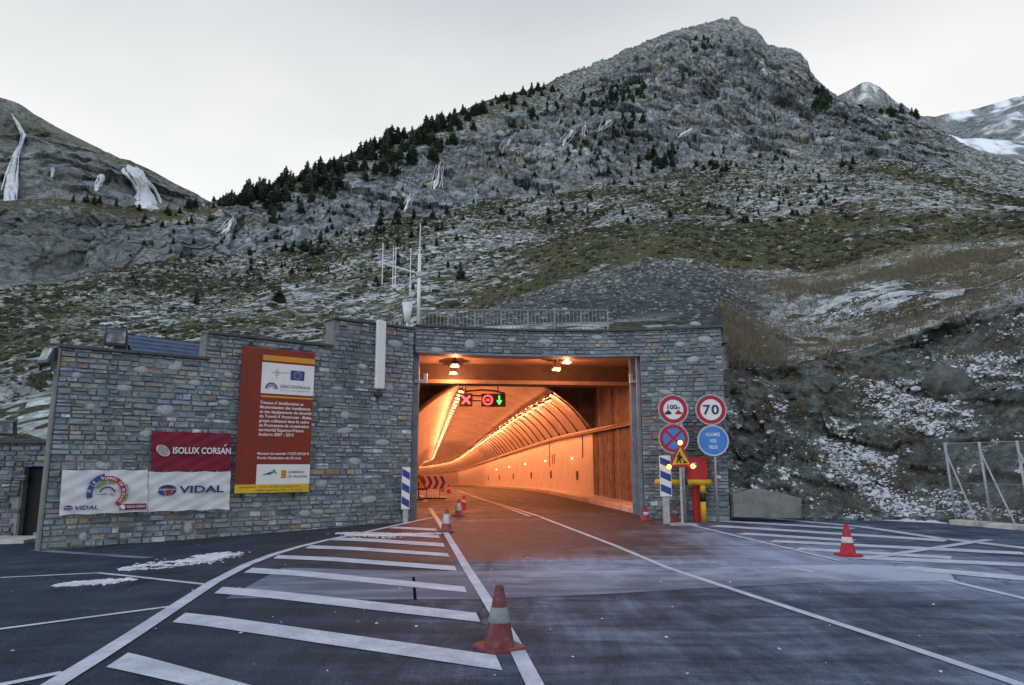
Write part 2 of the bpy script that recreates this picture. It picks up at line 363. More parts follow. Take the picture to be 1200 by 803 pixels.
# ledges and gullies in the crags: push the face in and out, along and across the strata
cx, cz = x*.9+y*.35, main.z*1.0
gul = 1-np.abs(perlin(cx/38, cz/60+3.1))*2; led = 1-np.abs(perlin(cx/70+cz/30, cz/11-cx/45))*2; fin = perlin(cx/9, cz/7)+.5*perlin(cx/4, cz/3.2)
fw = rockm*(1-sstep(T, 5.7, 6.0))*np.clip(RR/300, .6, 1.6)
main.r += fw*(4.0*gul+2.6*led+7.5*facet(cx, cz*.8+cx*.15, 26, 1)+4.2*facet(cx+50, cz*.7-cx*.1, 9.5, 2)+2.6*facet(cx, cz*.8, 4.2, 3)+1.3*facet(cx+11, cz, 1.9, 17)+1.2*fin)
main.z += fw*(1.5*facet(x, y, 13, 4)+.8*facet(x+9, y, 5, 5))
main.z += sstep(T, 5.5, 5.95)*sstep(PX, 560, 700)*(1-sstep(PX, 1130, 1200))*(1.8*facet(x, y, 17, 14)+1.7*facet(x+3, y, 7, 15)+.9*facet(x, y, 3, 16))
tal = sstep(T, 1.9, 2.4)*(1-rockm)*(1-sstep(T, 5.8, 6))*np.clip(RR/200, .3, 1.5)
main.z += tal*(.55*facet(x, y, 6, 6)*sstep(n20_ := perlin(x/20+3, y/26), -.4, .3)+.35*facet(x+30, y, 2.6, 7))
# near cut on the right: lumps, an undercut lip and shallow gullies
cut = right*sstep(T, .05, .2)*(1-sstep(T, 1.0, 1.12))
main.r += cut*(.4*perlin(x/2.6, main.z/1.7)+.45*facet(x, main.z*1.3, 1.5, 8)+.28*facet(x+4, main.z*1.4, .62, 9)+.12*facet(x, main.z*1.3, .3, 10))
lip = right*np.exp(-((T-.9)/.07)**2)
main.r += lip*1.2*sstep(perlin(x/3.5, y/9), -.25, .3); main.z += lip*.12
main.z += right*sstep(T, 1.0, 1.2)*(1-sstep(T, 2.0, 2.6))*(.35*perlin(x/6, y/8)+.12*perlin(x/2, y/2))
x, y = main.xy()
# what covers the ground where (these are stone, turf, snow; no light is painted)
n8, n20, n60 = perlin(x/8, y/8), perlin(x/20+3, y/26), perlin(x/60-4, y/70)
left = 1-sstep(PX, 420, 560)
R2 = np.where(T < 1.03, right, right2)
grass = .2*sstep(T, 1.0, 1.6)*(1-sstep(T, 3.7, 4.2)) + .24*sstep(PX, 560, 760)*sstep(T, 1.95, 2.15)*(1-sstep(T, 2.75+.3*sstep(PX, 850, 1100), 3.5+.2*n60))
grass += .6*sstep(PX, 500, 600)*(1-sstep(PX, 800, 870))*np.exp(-((T-2.12)/.1)**2)      # heath along the top of the scree
grass += .12*left*sstep(T, 1.3, 2)*(1-sstep(T, 3.3, 3.9)) + .5*n20*sstep(T, 1.8, 2.2)*(1-sstep(T, 3.9, 4.2)) + .3*n60*sstep(T, 1.8, 2.2)*(1-sstep(T, 3.9, 4.2))
grass += .35*sstep(T, 5.2, 5.8)*(1-sstep(PX, 600, 760)) + .3*rockm*sstep(n20+.4*n8, .25, .6) - .35*rockm
grass -= .9*R2*(1-sstep(T, 1.9, 2.2)); grass -= mound
scree = mound
tan_ = R2*(.30*np.exp(-((T-1.08)/.12)**2)+.5*np.exp(-((T-1.98)/.22)**2)+(.12+.3*n8)*sstep(T, 1, 1.2)*(1-sstep(T, 2.1, 2.5)))+.38*np.exp(-((PX-868)/22)**2)*np.exp(-((T-1.08)/.16)**2)
tan_ += .25*sstep(PX, 1000, 1150)*sstep(T, 3.6, 4.3)+.35*rockm*sstep(n60, .1, .5)*sstep(PX, 600, 720)*sstep(T, 5.0, 5.5)
earth = .6*(1-sstep(PX, 110, 210))*sstep(T, 3.9, 4.2)+right*np.clip(sstep(T, -.1, .05)*(1-sstep(T, .97, 1.04)), 0, 1)
snow = R2*sstep(T, .02, .2)*(1-sstep(T, 2.0, 2.7))*(.2*sstep(PX, 850, 1020)+.12+.25*perlin(x/5+9, y/5))*(1-.6*np.exp(-((T-.86)/.1)**2))
snow -= .1*right*(T < 1.05)
snow -= .12*R2*sstep(T, 1.08, 1.3)*(1-sstep(T, 1.8, 2.2)) + .1*sstep(T, 3.4, 4.0)*(1-sstep(T, 5.4, 6)) + .2*left*(1-sstep(T, 1.6, 2.6))+.06*left
snow -= .3*right*sstep(T, .6, .8)*(1-sstep(T, .98, 1.02))
masks = dict(m_rock=rockm, m_grass=grass, m_scree=scree, m_tan=tan_, m_earth=earth, m_snow=snow)

n = NT('mountainside'); co = n.co
a1 = n.noise(1.15, 12, .74); a2 = n.noise(.16, 9, .66); a3 = n.noise(.045, 6, .6); a4 = n.noise(3.3, 8, .7)
at_ = {k: n.attr(k)[2] for k in masks}
v1 = n.sep(n.vor(.62, n.map((1, 1, 1.4)), 'F1', 'Color'))[0]; v2 = n.sep(n.vor(1.7, n.map((1, 1, 1.4)), 'F1', 'Color'))[1]; v3 = n.sep(n.vor(.24, n.map((1, 1, 1.4)), 'F1', 'Color'))[2]
dens = n.math('ADD', n.math('MULTIPLY', n.math('SUBTRACT', a2, .5), 1.6), n.math('MULTIPLY', n.math('SUBTRACT', a1, .5), 1.1))
sm = n.math('MAXIMUM', n.lin(n.math('ADD', v1, dens), .64, .8), n.math('MAXIMUM', n.lin(n.math('ADD', v2, dens), .68, .84), n.lin(n.math('ADD', v3, dens), .82, .92)))
shade_ = n.math('ADD', n.math('MULTIPLY', n.math('ADD', v1, v2), .28), n.math('MULTIPLY', a4, .45))
stone_c = n.ramp(shade_, [(.22, (.075, .085, .095)), (.42, (.18, .197, .215)), (.6, (.33, .35, .365)), (.8, (.56, .58, .59))])
gap_c = n.mix(n.lin(a4, .35, .65), n.mix(n.lin(a3, .4, .6), (.013, .018, .013), (.018, .019, .015)), n.mix(n.lin(a3, .4, .6), (.072, .083, .045), (.085, .082, .055)))
talus = n.mix(sm, gap_c, stone_c)
strat = n.noise(.3, 12, .72, n.map((.55, .55, 1.5), (0, R(18), 0)), dist=.6)
fstr = n.math('ADD', n.math('MULTIPLY', n.noise(1.5, 9, .75, n.map((1.3, 1.3, .4), (0, R(14), 0))), .5), n.math('MULTIPLY', n.noise(.09, 12, .76, n.map((1.2, 1.2, .7), (0, R(20), 0))), .5)); crack2 = n.vor(.5, n.map((1, 1, .6), (0, R(-18), 0)), 'DISTANCE_TO_EDGE')
crack = n.vor(.11, n.map((1, 1, .55), (0, R(-20), 0)), 'DISTANCE_TO_EDGE')
rk = n.ramp(n.math('ADD', n.math('MULTIPLY', strat, .42), n.math('ADD', n.math('MULTIPLY', fstr, .38), n.math('MULTIPLY', a2, .2))), [(.40, (.018, .022, .027)), (.455, (.1, .115, .135)), (.51, (.22, .242, .272)), (.58, (.37, .395, .425)), (.7, (.55, .57, .59))])
wst = n.noise(.3, 6, .65, n.map((1, 1, .12))); rk = n.mix(n.math('MULTIPLY', n.lin(wst, .52, .66), .6), rk, (.05, .056, .062))
rk = n.mix(1.0, rk, n.ramp(n.noise(.028, 6, .65), [(.38, .62), (.5, 1.0), (.62, 1.3)]), 'MULTIPLY')
rk = n.mix(n.lin(a3, .5, .68), rk, n.mix(1.0, rk, (.98, .86, .68), 'MULTIPLY'))
rk = n.mix(n.math('MULTIPLY', n.lin(crack, .09, .0), .55), rk, (.02, .024, .03)); rk = n.mix(n.math('MULTIPLY', n.lin(crack2, .1, .0), .5), rk, (.025, .03, .036))
sc1 = n.ramp(n.math('ADD', n.math('MULTIPLY', a1, .6), n.math('MULTIPLY', n.noise(7, 5, .8), .4)), [(.4, (.02, .025, .03)), (.52, (.06, .07, .078)), (.62, (.15, .165, .18)), (.72, (.4, .42, .45))])
sc1 = n.mix(n.math('MULTIPLY', n.lin(a3, .42, .6), .6), sc1, n.mix(1.0, sc1, (.6, .62, .64), 'MULTIPLY'))
gr = n.mix(n.lin(a4, .35, .68), n.mix(n.lin(a2, .4, .6), (.018, .025, .012), (.03, .029, .016)), n.mix(n.lin(a2, .35, .6), (.085, .098, .04), (.13, .12, .06)))
tn = n.mix(n.lin(a4, .3, .7), (.085, .076, .05), (.26, .232, .165))
er = n.ramp(n.math('ADD', n.math('MULTIPLY', a1, .55), n.math('MULTIPLY', a4, .45)), [(.37, (.018, .02, .018)), (.47, (.06, .066, .06)), (.56, (.125, .138, .132)), (.68, (.25, .268, .27))])
er = n.mix(n.lin(n.noise(.5, 6, .6), .52, .66), er, n.mix(.6, er, (.06, .04, .025)))
c = n.mix(at_['m_rock'], talus, rk); c = n.mix(at_['m_scree'], c, sc1); c = n.mix(at_['m_earth'], c, er)
pert = n.math('ADD', n.math('MULTIPLY', n.math('SUBTRACT', a1, .5), 1.1), n.math('MULTIPLY', n.math('SUBTRACT', a2, .5), 1.9))
pert = n.math('ADD', pert, n.math('ADD', n.math('MULTIPLY', n.math('SUBTRACT', a4, .5), .9), n.math('MULTIPLY', n.math('SUBTRACT', n.noise(.5, 8, .7), .5), 1.6)))
c = n.mix(n.lin(n.math('ADD', at_['m_grass'], pert), .24, .4), c, gr)
pert2 = n.math('ADD', n.math('MULTIPLY', n.math('SUBTRACT', n.noise(.55, 9, .7), .5), 2.0), n.math('MULTIPLY', n.math('SUBTRACT', a4, .5), .7))
c = n.mix(n.lin(n.math('ADD', at_['m_tan'], pert2), .3, .62), c, tn)
sn = n.noise(5.0, 9, .8); sn2 = n.noise(.9, 6, .66)
pert3 = n.math('ADD', n.math('MULTIPLY', n.math('SUBTRACT', sn, .5), 2.0), n.math('MULTIPLY', n.math('SUBTRACT', sn2, .5), 1.2)); pert3 = n.math('ADD', pert3, n.math('ADD', n.math('MULTIPLY', n.math('SUBTRACT', a4, .5), 1.3), n.math('MULTIPLY', n.math('SUBTRACT', n.noise(.05, 12, .74), .5), 1.3)))
c = n.mix(n.lin(n.math('ADD', at_['m_snow'], pert3), .46, .58), c, (.74, .78, .84))
hgt = n.math('ADD', n.math('MULTIPLY', a1, .7), n.math('MULTIPLY', strat, .5))
n.bump(hgt, .6, .35)
c = n.mix(1.0, c, (1.22, 1.28, 1.23), 'MULTIPLY')
mountain_m = n.done(c, .95, spec=.15)
mountain_o = main.mesh('mountain', mountain_m, masks)
mountain_o['label'] = 'rocky mountainside with boulders, heath and thin snow above the tunnel'

# the hill with the frozen falls far to the left, and the snowy mountains far to the right
fl = Fan([dict(pts=[(-900, 250, 330), (-300, 262, 380), (0, 270, 400), (150, 275, 420), (300, 285, 430), (420, 300, 430)]),
          dict(pts=[(-900, 120, 470), (-300, 150, 500), (0, 190, 510), (80, 200, 520), (150, 225, 530), (240, 262, 540), (420, 300, 540)]),
          dict(smooth=1, pts=[(-900, 10, 580), (-400, 30, 600), (-150, 72, 610), (-40, 106, 612), (0, 119, 615), (22, 126, 616), (40, 138, 618), (80, 160, 620), (110, 175, 622), (140, 190, 622), (152, 192, 622), (175, 203, 620), (200, 218, 618), (225, 230, 616), (245, 240, 614), (300, 270, 610), (420, 310, 600)]),
          dict(pts=[(-900, 100, 800), (0, 180, 850), (420, 330, 800)])], -800, 420, 420, [70, 90, 6])
x, y = fl.xy(); q = 1-.85*sstep(fl.t, 1.6, 2.0)
fl.r += q*(14*perlin(x/60, fl.z/45)+14*facet(x, fl.z, 34, 11)+8*facet(x, fl.z*.8, 13, 12)+3*facet(x+4, fl.z, 6, 13))
fl.z += q*(3.0*perlin(x/25, y/25)+1.5*perlin(x/9, y/9))
x, y = fl.xy()
t_ = np.broadcast_to(fl.t, fl.r.shape)
fl.mesh('hill', mountain_m, dict(m_rock=.92+0*t_, m_grass=.08*sstep(t_, 1.5, 2)+.55*perlin(x/40, y/50)-.02, m_scree=0*t_, m_tan=.1+.2*sstep(t_, 1.7, 2)+.3*perlin(x/30, y/30), m_earth=.34+0*t_, m_snow=.06+.3*perlin(x/45+3, y/60)+.2*perlin(x/12, fl.z/12)))['label'] = 'dark craggy hill with frozen waterfalls at the left'
fr = Fan([dict(pts=[(850, 300, 780), (1000, 280, 800), (1200, 262, 800), (1500, 240, 800), (2300, 150, 800)]),
          dict(pts=[(850, 190, 980), (960, 165, 1000), (1095, 172, 1000), (1130, 178, 1020), (1200, 172, 1050), (1500, 120, 1050), (2300, 60, 1050)]),
          dict(smooth=1, pts=[(850, 160, 1150), (960, 135, 1150), (985, 120, 1120), (1000, 113, 1110), (1011, 107, 1105), (1019, 107, 1105), (1032, 114, 1120), (1050, 128, 1200), (1075, 142, 1300), (1095, 143, 1350), (1120, 137, 1400), (1145, 133, 1420), (1170, 127, 1440), (1200, 117, 1450), (1260, 100, 1450), (1400, 70, 1450), (1700, 30, 1450), (2300, 0, 1450)]),
          dict(pts=[(850, 200, 1700), (1200, 160, 1900), (2300, 60, 1900)])], 850, 2200, 380, [50, 90, 6])
x, y = fr.xy(); q = 1-.8*sstep(fr.t, 1.5, 2.0)
fr.z += q*(22*perlin(x/150, y/150)+10*perlin(x/60, y/60)+5*perlin(x/25, y/25))
x, y = fr.xy(); t_ = np.broadcast_to(fr.t, fr.r.shape)
fr.mesh('snowy_mountain', mountain_m, dict(m_rock=.75+0*t_, m_grass=-.3+0*t_, m_scree=0*t_, m_tan=.1+0*t_, m_earth=0*t_, m_snow=.34+.25*sstep(1070-fr.pxh, 0, 20)+.45*perlin(x/110, y/160)+.45*perlin(x/34, y/50)+.3*perlin(x/12, y/16)))['label'] = 'far grey mountains dusted with snow at the right'

# ------------------------------------------------------------------ ground and road
def grid_sheet(name, xs, ys, zoff, mat, kind='structure', attrs=None):
    X, Y = np.meshgrid(xs, ys); Z = -0.028*np.clip(-3-X, 0, 9)+zoff
    co = np.stack([X, Y, Z], -1).reshape(-1, 3); nc, nr = len(xs), len(ys)
    i = np.arange((nr-1)*(nc-1)); i = i//(nc-1)*nc+i % (nc-1); fv = np.stack([i, i+1, i+nc+1, i+nc], 1)
    me = bpy.data.meshes.new(name); me.from_pydata(co.tolist(), [], fv.tolist()); me.update()
    for k, f in (attrs or {}).items():
        at = me.attributes.new(k, 'FLOAT', 'POINT'); at.data.foreach_set('value', f(X, Y).ravel().astype(np.float32))
    return link(name, me, mat, kind=kind)
def seg_d(X, Y, a, b):
    ax, ay, bx, by = a.x, a.y, b.x, b.y; L2 = (bx-ax)**2+(by-ay)**2
    t = np.clip(((X-ax)*(bx-ax)+(Y-ay)*(by-ay))/L2, 0, 1); return np.hypot(X-ax-t*(bx-ax), Y-ay-t*(by-ay))
def frost(X, Y):
    f = -.18+.38*sstep(X, -3.2, .8)+0*Y
    f += .34*np.exp(-(seg_d(X, Y, gp(700, 655), gp(1010, 655))/1.6)**2)+.34*np.exp(-(seg_d(X, Y, gp(790, 625), gp(1190, 690))/1.5)**2)
    f += .3*np.exp(-(seg_d(X, Y, gp(500, 606), gp(545, 622))/1.1)**2)+.34*np.exp(-(seg_d(X, Y, gp(545, 610), gp(640, 606))/.8)**2)
    f += .16*np.exp(-(seg_d(X, Y, gp(545, 668), gp(720, 662))/.55)**2)
    wet_glow = sstep(Y, 11.9, 13.2)*(1-sstep(X, 3.0, 4.6))*sstep(X, -2.6, -1.6)
    f -= .3*wet_glow; f -= .1*(1-sstep(X, -4.2, -2.4))*sstep(Y, 4.5, 6.5)
    return f
def wet_glow_f(X, Y): return sstep(Y, 11.6, 12.6)*(1-sstep(X, 3.2, 5.0))*sstep(X, -5.5, -2.5)  # wet zone before the mouth, also carries the painted orange lamp glow
n = NT('asphalt'); g = n.noise(55, 6, .75); m1 = n.noise(.8, 8, .62); st = n.noise(1.1, 9, .74, n.map((2.2, .4, 1), (0, 0, R(-7))), dist=.4); sp = n.noise(9, 6, .7)
st2 = n.noise(1.0, 8, .68, n.map((.5, 2.4, 1), (0, 0, R(12))), dist=.5)
bc = n.mix(n.lin(n.math('ADD', n.math('MULTIPLY', g, .6), n.math('MULTIPLY', n.noise(140, 3, .8), .4)), .4, .6), (.018, .026, .037), (.076, .102, .135))
bc = n.mix(n.math('MULTIPLY', n.lin(m1, .42, .62), .5), bc, n.mix(1.0, bc, (.55, .56, .58), 'MULTIPLY'))
wet_glow = n.attr('wet_glow')[2]
bc = n.mix(n.math('MULTIPLY', wet_glow, .8), bc, n.mix(1.0, bc, (1.15, .8, .62), 'MULTIPLY'))  # warm multiplier paints the tunnel lamps' orange glow into the wet asphalt colour
fr_ = n.math('ADD', n.attr('frost')[2], n.math('ADD', n.math('MULTIPLY', n.math('SUBTRACT', st, .5), .5), n.math('ADD', n.math('MULTIPLY', n.math('SUBTRACT', m1, .5), .7), n.math('ADD', n.math('MULTIPLY', n.math('SUBTRACT', sp, .5), .28), n.math('MULTIPLY', n.math('SUBTRACT', st2, .5), .6)))))
fm = n.lin(fr_, -.05, .9)
bc = n.mix(n.math('MULTIPLY', fm, .85), bc, n.mix(n.lin(g, .3, .7), (.21, .29, .41), (.42, .53, .69)))
fleck = n.lin(n.noise(5.5, 3, .6), .735, .76)
bc = n.mix(fleck, bc, (.62, .66, .72)); n.bump(g, .35, .006)
wob = n.t.nodes.new('ShaderNodeVectorMath'); wob.operation = 'ADD'; sv = n.t.nodes.new('ShaderNodeVectorMath'); sv.operation = 'SCALE'; sv.inputs['Scale'].default_value = .9
n.set(sv.inputs[0], n.noise(1.4, 6, .65, out='Color')); n.set(wob.inputs[0], n.co); n.set(wob.inputs[1], sv.outputs[0])
ck = n.math('MULTIPLY', n.lin(n.vor(.33, wob.outputs[0], 'DISTANCE_TO_EDGE'), .0075, .002), n.lin(n.noise(.22, 3, .5), .5, .58))
bc = n.mix(1.0, bc, n.ramp(n.math('ADD', n.math('MULTIPLY', st, .5), n.math('MULTIPLY', st2, .5)), [(.36, .7), (.5, 1.0), (.62, 1.4)]), 'MULTIPLY')
bc = n.mix(n.math('MULTIPLY', ck, .8), bc, (.012, .014, .018))
asphalt = n.done(bc, n.math('ADD', .82, n.math('MULTIPLY', wet_glow, -.1)), spec=n.math('ADD', .05, n.math('MULTIPLY', wet_glow, .2)))
n = NT('hard_ground'); a = n.noise(2, 9, .7); ground_m = n.done(n.mix(n.lin(a, .35, .65), (.06, .065, .07), (.2, .21, .22)), .95)
xs = np.concatenate([np.linspace(-60, -14, 24), np.linspace(-13.5, 24, 151), np.linspace(25, 60, 18)]); ys = np.concatenate([np.linspace(-40, 2, 22), np.linspace(2.25, 21.5, 78)])
road = grid_sheet('road', xs, ys, 0, asphalt, attrs=dict(frost=frost, wet_glow=wet_glow_f))
road['label'] = 'frosted asphalt road and forecourt in front of the tunnel'
gr_ = grid_sheet('ground', np.linspace(-400, 400, 21), np.linspace(-500, 21.4, 21), -.5, ground_m)
gr_['label'] = 'bare ground around the road'

# concrete apron crossing the road
def strip(px_pts, wd, zo=.008, sub=.45):
    """ribbon of constant width along ground points"""
    P = [gp(*p) if len(p) == 2 else Vector(p) for p in px_pts]; Q = [P[0]]
    for a, b in zip(P, P[1:]):
        k = max(1, int((b-a).length/sub)); Q += [a+(b-a)*(i/k) for i in range(1, k+1)]
    mb = MB(); vs = []
    for i, p in enumerate(Q):
        t = (Q[min(i+1, len(Q)-1)]-Q[max(i-1, 0)]); nn = Vector((t.y, -t.x, 0)).normalized()*wd/2
        for s_ in (-1, 1):
            q = p+nn*s_; vs.append((q.x, q.y, (gz(q.x, q.y) if q.y < 22 else q.z)+zo))
    return mb.add(vs, [(2*i, 2*i+1, 2*i+3, 2*i+2) for i in range(len(Q)-1)])
def quad(px4, zo=.008, n=14):
    a, b, c, d = [gp(*p) for p in px4]; vs = []
    for i in range(n+1):
        f = i/n
        for p in (a.lerp(b, f), d.lerp(c, f)): vs.append((p.x, p.y, gz(p.x, p.y)+zo))
    return MB().add(vs, [(2*i, 2*i+2, 2*i+3, 2*i+1) for i in range(n)])
n = NT('road_paint'); g = n.noise(40, 6, .75); a = n.noise(2.6, 8, .7); b = n.noise(14, 5, .7)
pc = n.mix(n.lin(a, .35, .7), (.42, .49, .57), (.64, .71, .79)); pc = n.mix(n.math('MULTIPLY', n.lin(g, .52, .68), .55), pc, (.14, .155, .18)); pc = n.mix(n.lin(b, .66, .74), pc, (.12, .13, .15))
paint = n.done(pc, .8, spec=.3)
n = NT('apron_concrete'); g = n.noise(40, 6, .75); a = n.noise(.9, 9, .68, n.map((.5, 2, 1), (0, 0, R(-6))))
ac = n.mix(n.lin(g, .3, .7), (.07, .1, .135), (.12, .165, .215)); ac = n.mix(n.math('MULTIPLY', n.lin(a, .42, .66), .7), ac, (.26, .34, .44)); ac = n.mix(n.lin(n.noise(3.1, 4, .6), .7, .73), ac, (.04, .045, .05)); ac = n.mix(n.lin(n.math('ADD', n.attr('frost')[2], n.math('MULTIPLY', n.math('SUBTRACT', n.noise(1.2, 8, .7), .5), .9)), .2, .7), ac, (.4, .48, .6))
apron_m = n.done(ac, .85, spec=.3)
ap = [(330, 666), (420, 668), (560, 670), (700, 667), (860, 663), (960, 661), (1060, 664), (1110, 668)], [(264, 702), (420, 703), (560, 703), (700, 697), (860, 688), (960, 683), (1060, 682), (1120, 681)]
mb = MB(); vs = []
for p, q in zip(*[[gp(*p) for p in e] for e in ap]):
    for v in (q, p): vs.append((v.x, v.y, gz(v.x, v.y)+.004))
vs2 = []
for i in range(len(vs)//2-1):
    for k in range(4):
        for s_ in (0, 1):
            v = Vector(vs[2*i+s_]).lerp(Vector(vs[2*i+2+s_]), k/4); vs2.append((v.x, v.y, gz(v.x, v.y)+.004))
vs2 += vs[-2:]
mb.add(vs2, [(2*i, 2*i+2, 2*i+3, 2*i+1) for i in range(len(vs2)//2-1)]).build('concrete_apron', apron_m, road)
_ap = bpy.data.objects['concrete_apron'].data; _xy = np.array([v.co[:2] for v in _ap.vertices]); _ap.attributes.new('frost', 'FLOAT', 'POINT').data.foreach_set('value', frost(_xy[:, 0], _xy[:, 1]).astype(np.float32))
slot_m = M('dark_slot', (.012, .012, .014), 1, 0, .2, 8, spec=0)
strip([(486.5, 703), (484.5, 677)], .035, .0075).build('drain_slot', slot_m, road)
strip([(560, 672), (860, 664), (1000, 661)], .03, .006).build('expansion_joint', black, road)
# paint on the road
HATCH = [[(124, 783), (330, 829), (352, 820), (150, 766)], [(202, 730), (589, 787), (581, 769), (217, 719)], [(251, 696), (563, 730), (558, 719), (261, 688.5)],
         [(286, 671.5), (547, 695), (544, 688), (296, 666)], [(320, 655), (535, 669.5), (533, 664), (326, 651)], [(357, 643), (527, 653), (524, 649), (364, 639.5)],
         [(388, 633.5), (521.5, 641.5), (519.5, 637), (396, 630.5)], [(422, 626.5), (516, 631), (513.5, 628), (432, 624)], [(455, 619.5), (512, 622.5), (510, 619.8), (464, 617.6)]]
for h in HATCH: quad(h).build('hatch_stripe', paint, road)
def line(pts, wd, name='road_line'): return strip(pts, wd).build(name, paint, road)
strip([(40, 821), (63, 803), (110, 774), (160, 742), (210, 709), (250, 683), (290, 662), (320, 650.5), (350, 641.5), (385, 633), (420, 626), (460, 617), (506, 607)], .17, .0105).build('road_line', paint, road)
strip([(640, 830), (598, 747), (545, 663), (521, 622.5), (500, 590)], .13, .0105).build('road_line', paint, road)
line([(1236, 818), (1180, 798), (1020, 744), (864, 693), (780, 665), (720, 639.5), (669, 620), (633, 606)], .11)
line([(0, 677.5), (115, 672), (150, 675.5), (241, 685.5)], .09); line([(-60, 750), (0, 738), (203, 711)], .09); line([(-40, 812), (73, 789)], .1)
strip([(38, 645), (175, 654.5)], .22).build('gutter_strip', apron_m, road)
strip([(771, 606.5), (985, 658)], .11, .0105).build('road_line', paint, road); line([(1107, 680), (1200, 702), (1330, 735)], .11)
line([(800, 602), (905, 608), (1009, 617.5), (1099, 631), (1200, 642.5), (1300, 655)], .3)
for a, b, wd in (((812, 609), (1000, 620), .5), ((836, 616.5), (1110, 634), .55), ((868, 625.5), (1000, 634), .5), ((905, 634.5), (1200, 649), .5), ((1012, 654), (1215, 663), .5), ((935, 643.5), (1115, 654), .45), ((1060, 666), (1228, 681), .5)):
    line([a, b], wd, 'hatch_stripe')
strip([(1010, 656), (1160, 633)], .2, .0125).build('hatch_stripe', paint, road)
line([(926, 666), (955, 671)], .1)

# ------------------------------------------------------------------ rubble stone walls
def stone_template(k):
    r = random.Random(100+k); j = lambda a: r.uniform(-a, a)
    sx = [(-.5, -.5), (.5, -.5), (.5, .5), (-.5, .5)]
    back = [(x, 0, z) for x, z in sx]
    mid = [(x*(1.0-abs(j(.1))), -.72+j(.14), z*(1.0-abs(j(.2)))) for x, z in sx]
    fro = [(x*.82+j(.06), -1+j(.18), z*.66+j(.1)) for x, z in sx]
    cen = [(j(.2), -1.02+j(.12), j(.15))]
    v = back+mid+fro+cen; f = []
    for b in (0, 4):
        for i in range(4): f.append((b+i, b+(i+1) % 4, b+4+(i+1) % 4, b+4+i))
    f += [(8+i, 8+(i+1) % 4, 12) for i in range(4)]
    return v, f
TEMPL = [stone_template(k) for k in range(26)]
TME = []
for v, f in TEMPL:
    me = bpy.data.meshes.new('stone'); me.from_pydata(v, [], f); me.materials.append(STONES[0]); TME.append(me)
vs, fs = [], []
for k in range(12):
    a = 2*math.pi*k/12; vs += [(.5*math.cos(a), 0, .5*math.sin(a)), (.46*math.cos(a), -.6, .46*math.sin(a)), (.3*math.cos(a), -.92, .3*math.sin(a))]
vs.append((0, -1, 0))
for k in range(12):
    b, c_ = 3*k, 3*((k+1) % 12); fs += [(b, c_, c_+1, b+1), (b+1, c_+1, c_+2, b+2), (b+2, c_+2, 36)]
PEB = (vs, [tuple(reversed(f)) if False else f for f in fs]); PME = bpy.data.meshes.new('stone'); PME.from_pydata(vs, [], fs); PME.materials.append(PALE)

class Path:
    def __init__(s, pts):
        s.p = [Vector((p[0], p[1], 0)) for p in pts]; s.d = [0.0]
        for a, b in zip(s.p, s.p[1:]): s.d.append(s.d[-1]+(b-a).length)
        s.L = s.d[-1]
    def at(s, t):
        k = max(i for i in range(len(s.p)-1) if s.d[i] <= max(t, 0)+1e-9)
        a, b = s.p[k], s.p[k+1]; e = (b-a).normalized(); return a+e*(t-s.d[k]), math.atan2(e.y, e.x)
    def seg(s, px, py):
        """photo pixel -> (distance along wall, height)"""
        d = ray(px, py); best = None
        for k in range(len(s.p)-1):
            a, b = s.p[k], s.p[k+1]; e = b-a; nn = Vector((e.y, -e.x, 0)); t = nn.dot(a-Vector((0, 0, EYE)))/nn.dot(d)
            q = Vector((0, 0, EYE))+d*t; u = (q-a).dot(e)/e.length
            if (k == 0 or u >= -1e-6) and (k == len(s.p)-2 or u <= e.length) and t > 0: best = (s.d[k]+u, q.z)
        return best
def lay(path, s0, s1, zb, zt, holes=(), pale=(), hmin=.075, hmax=.165):
    """coursed rubble: list of (s, z, w, h, depth, kind)"""
    out = []; z = zb
    while z < max(zt(s0+i*(s1-s0)/60) for i in range(61))-.03:
        h = rnd.uniform(hmin, hmax); s = s0
        while s < s1-.02:
            w_ = rnd.choice((rnd.uniform(.12, .22), rnd.uniform(.18, .36), rnd.uniform(.22, .46)))
            if s+w_ > s1-.1: w_ = s1-s
            cells = [(z, h)]
            if h > .135 and rnd.random() < .3: q = rnd.uniform(.4, .6); cells = [(z, h*q), (z+h*q, h*(1-q))]
            for cz_, ch in cells:
                top = min(zt(s+.02), zt(s+w_/2), zt(s+w_-.02))
                if cz_ > top-.035: continue
                ch = min(ch, top-cz_)
                c0, c1 = s+w_/2, cz_+ch/2
                if any(a0 < c0 < a1 and b0 < c1 < b1 for a0, a1, b0, b1 in holes): continue
                if any(abs(c0-p[0]) < p[2]*.5 and abs(c1-p[1]) < p[3]*.45 for p in pale): continue
                out.append((c0, c1, w_-.012, ch-.011, rnd.uniform(.045, .1), 0))
            s += w_
        z += h
    for p in pale: out.append((p[0], p[1], p[2], p[3], .1, 1))
    return out
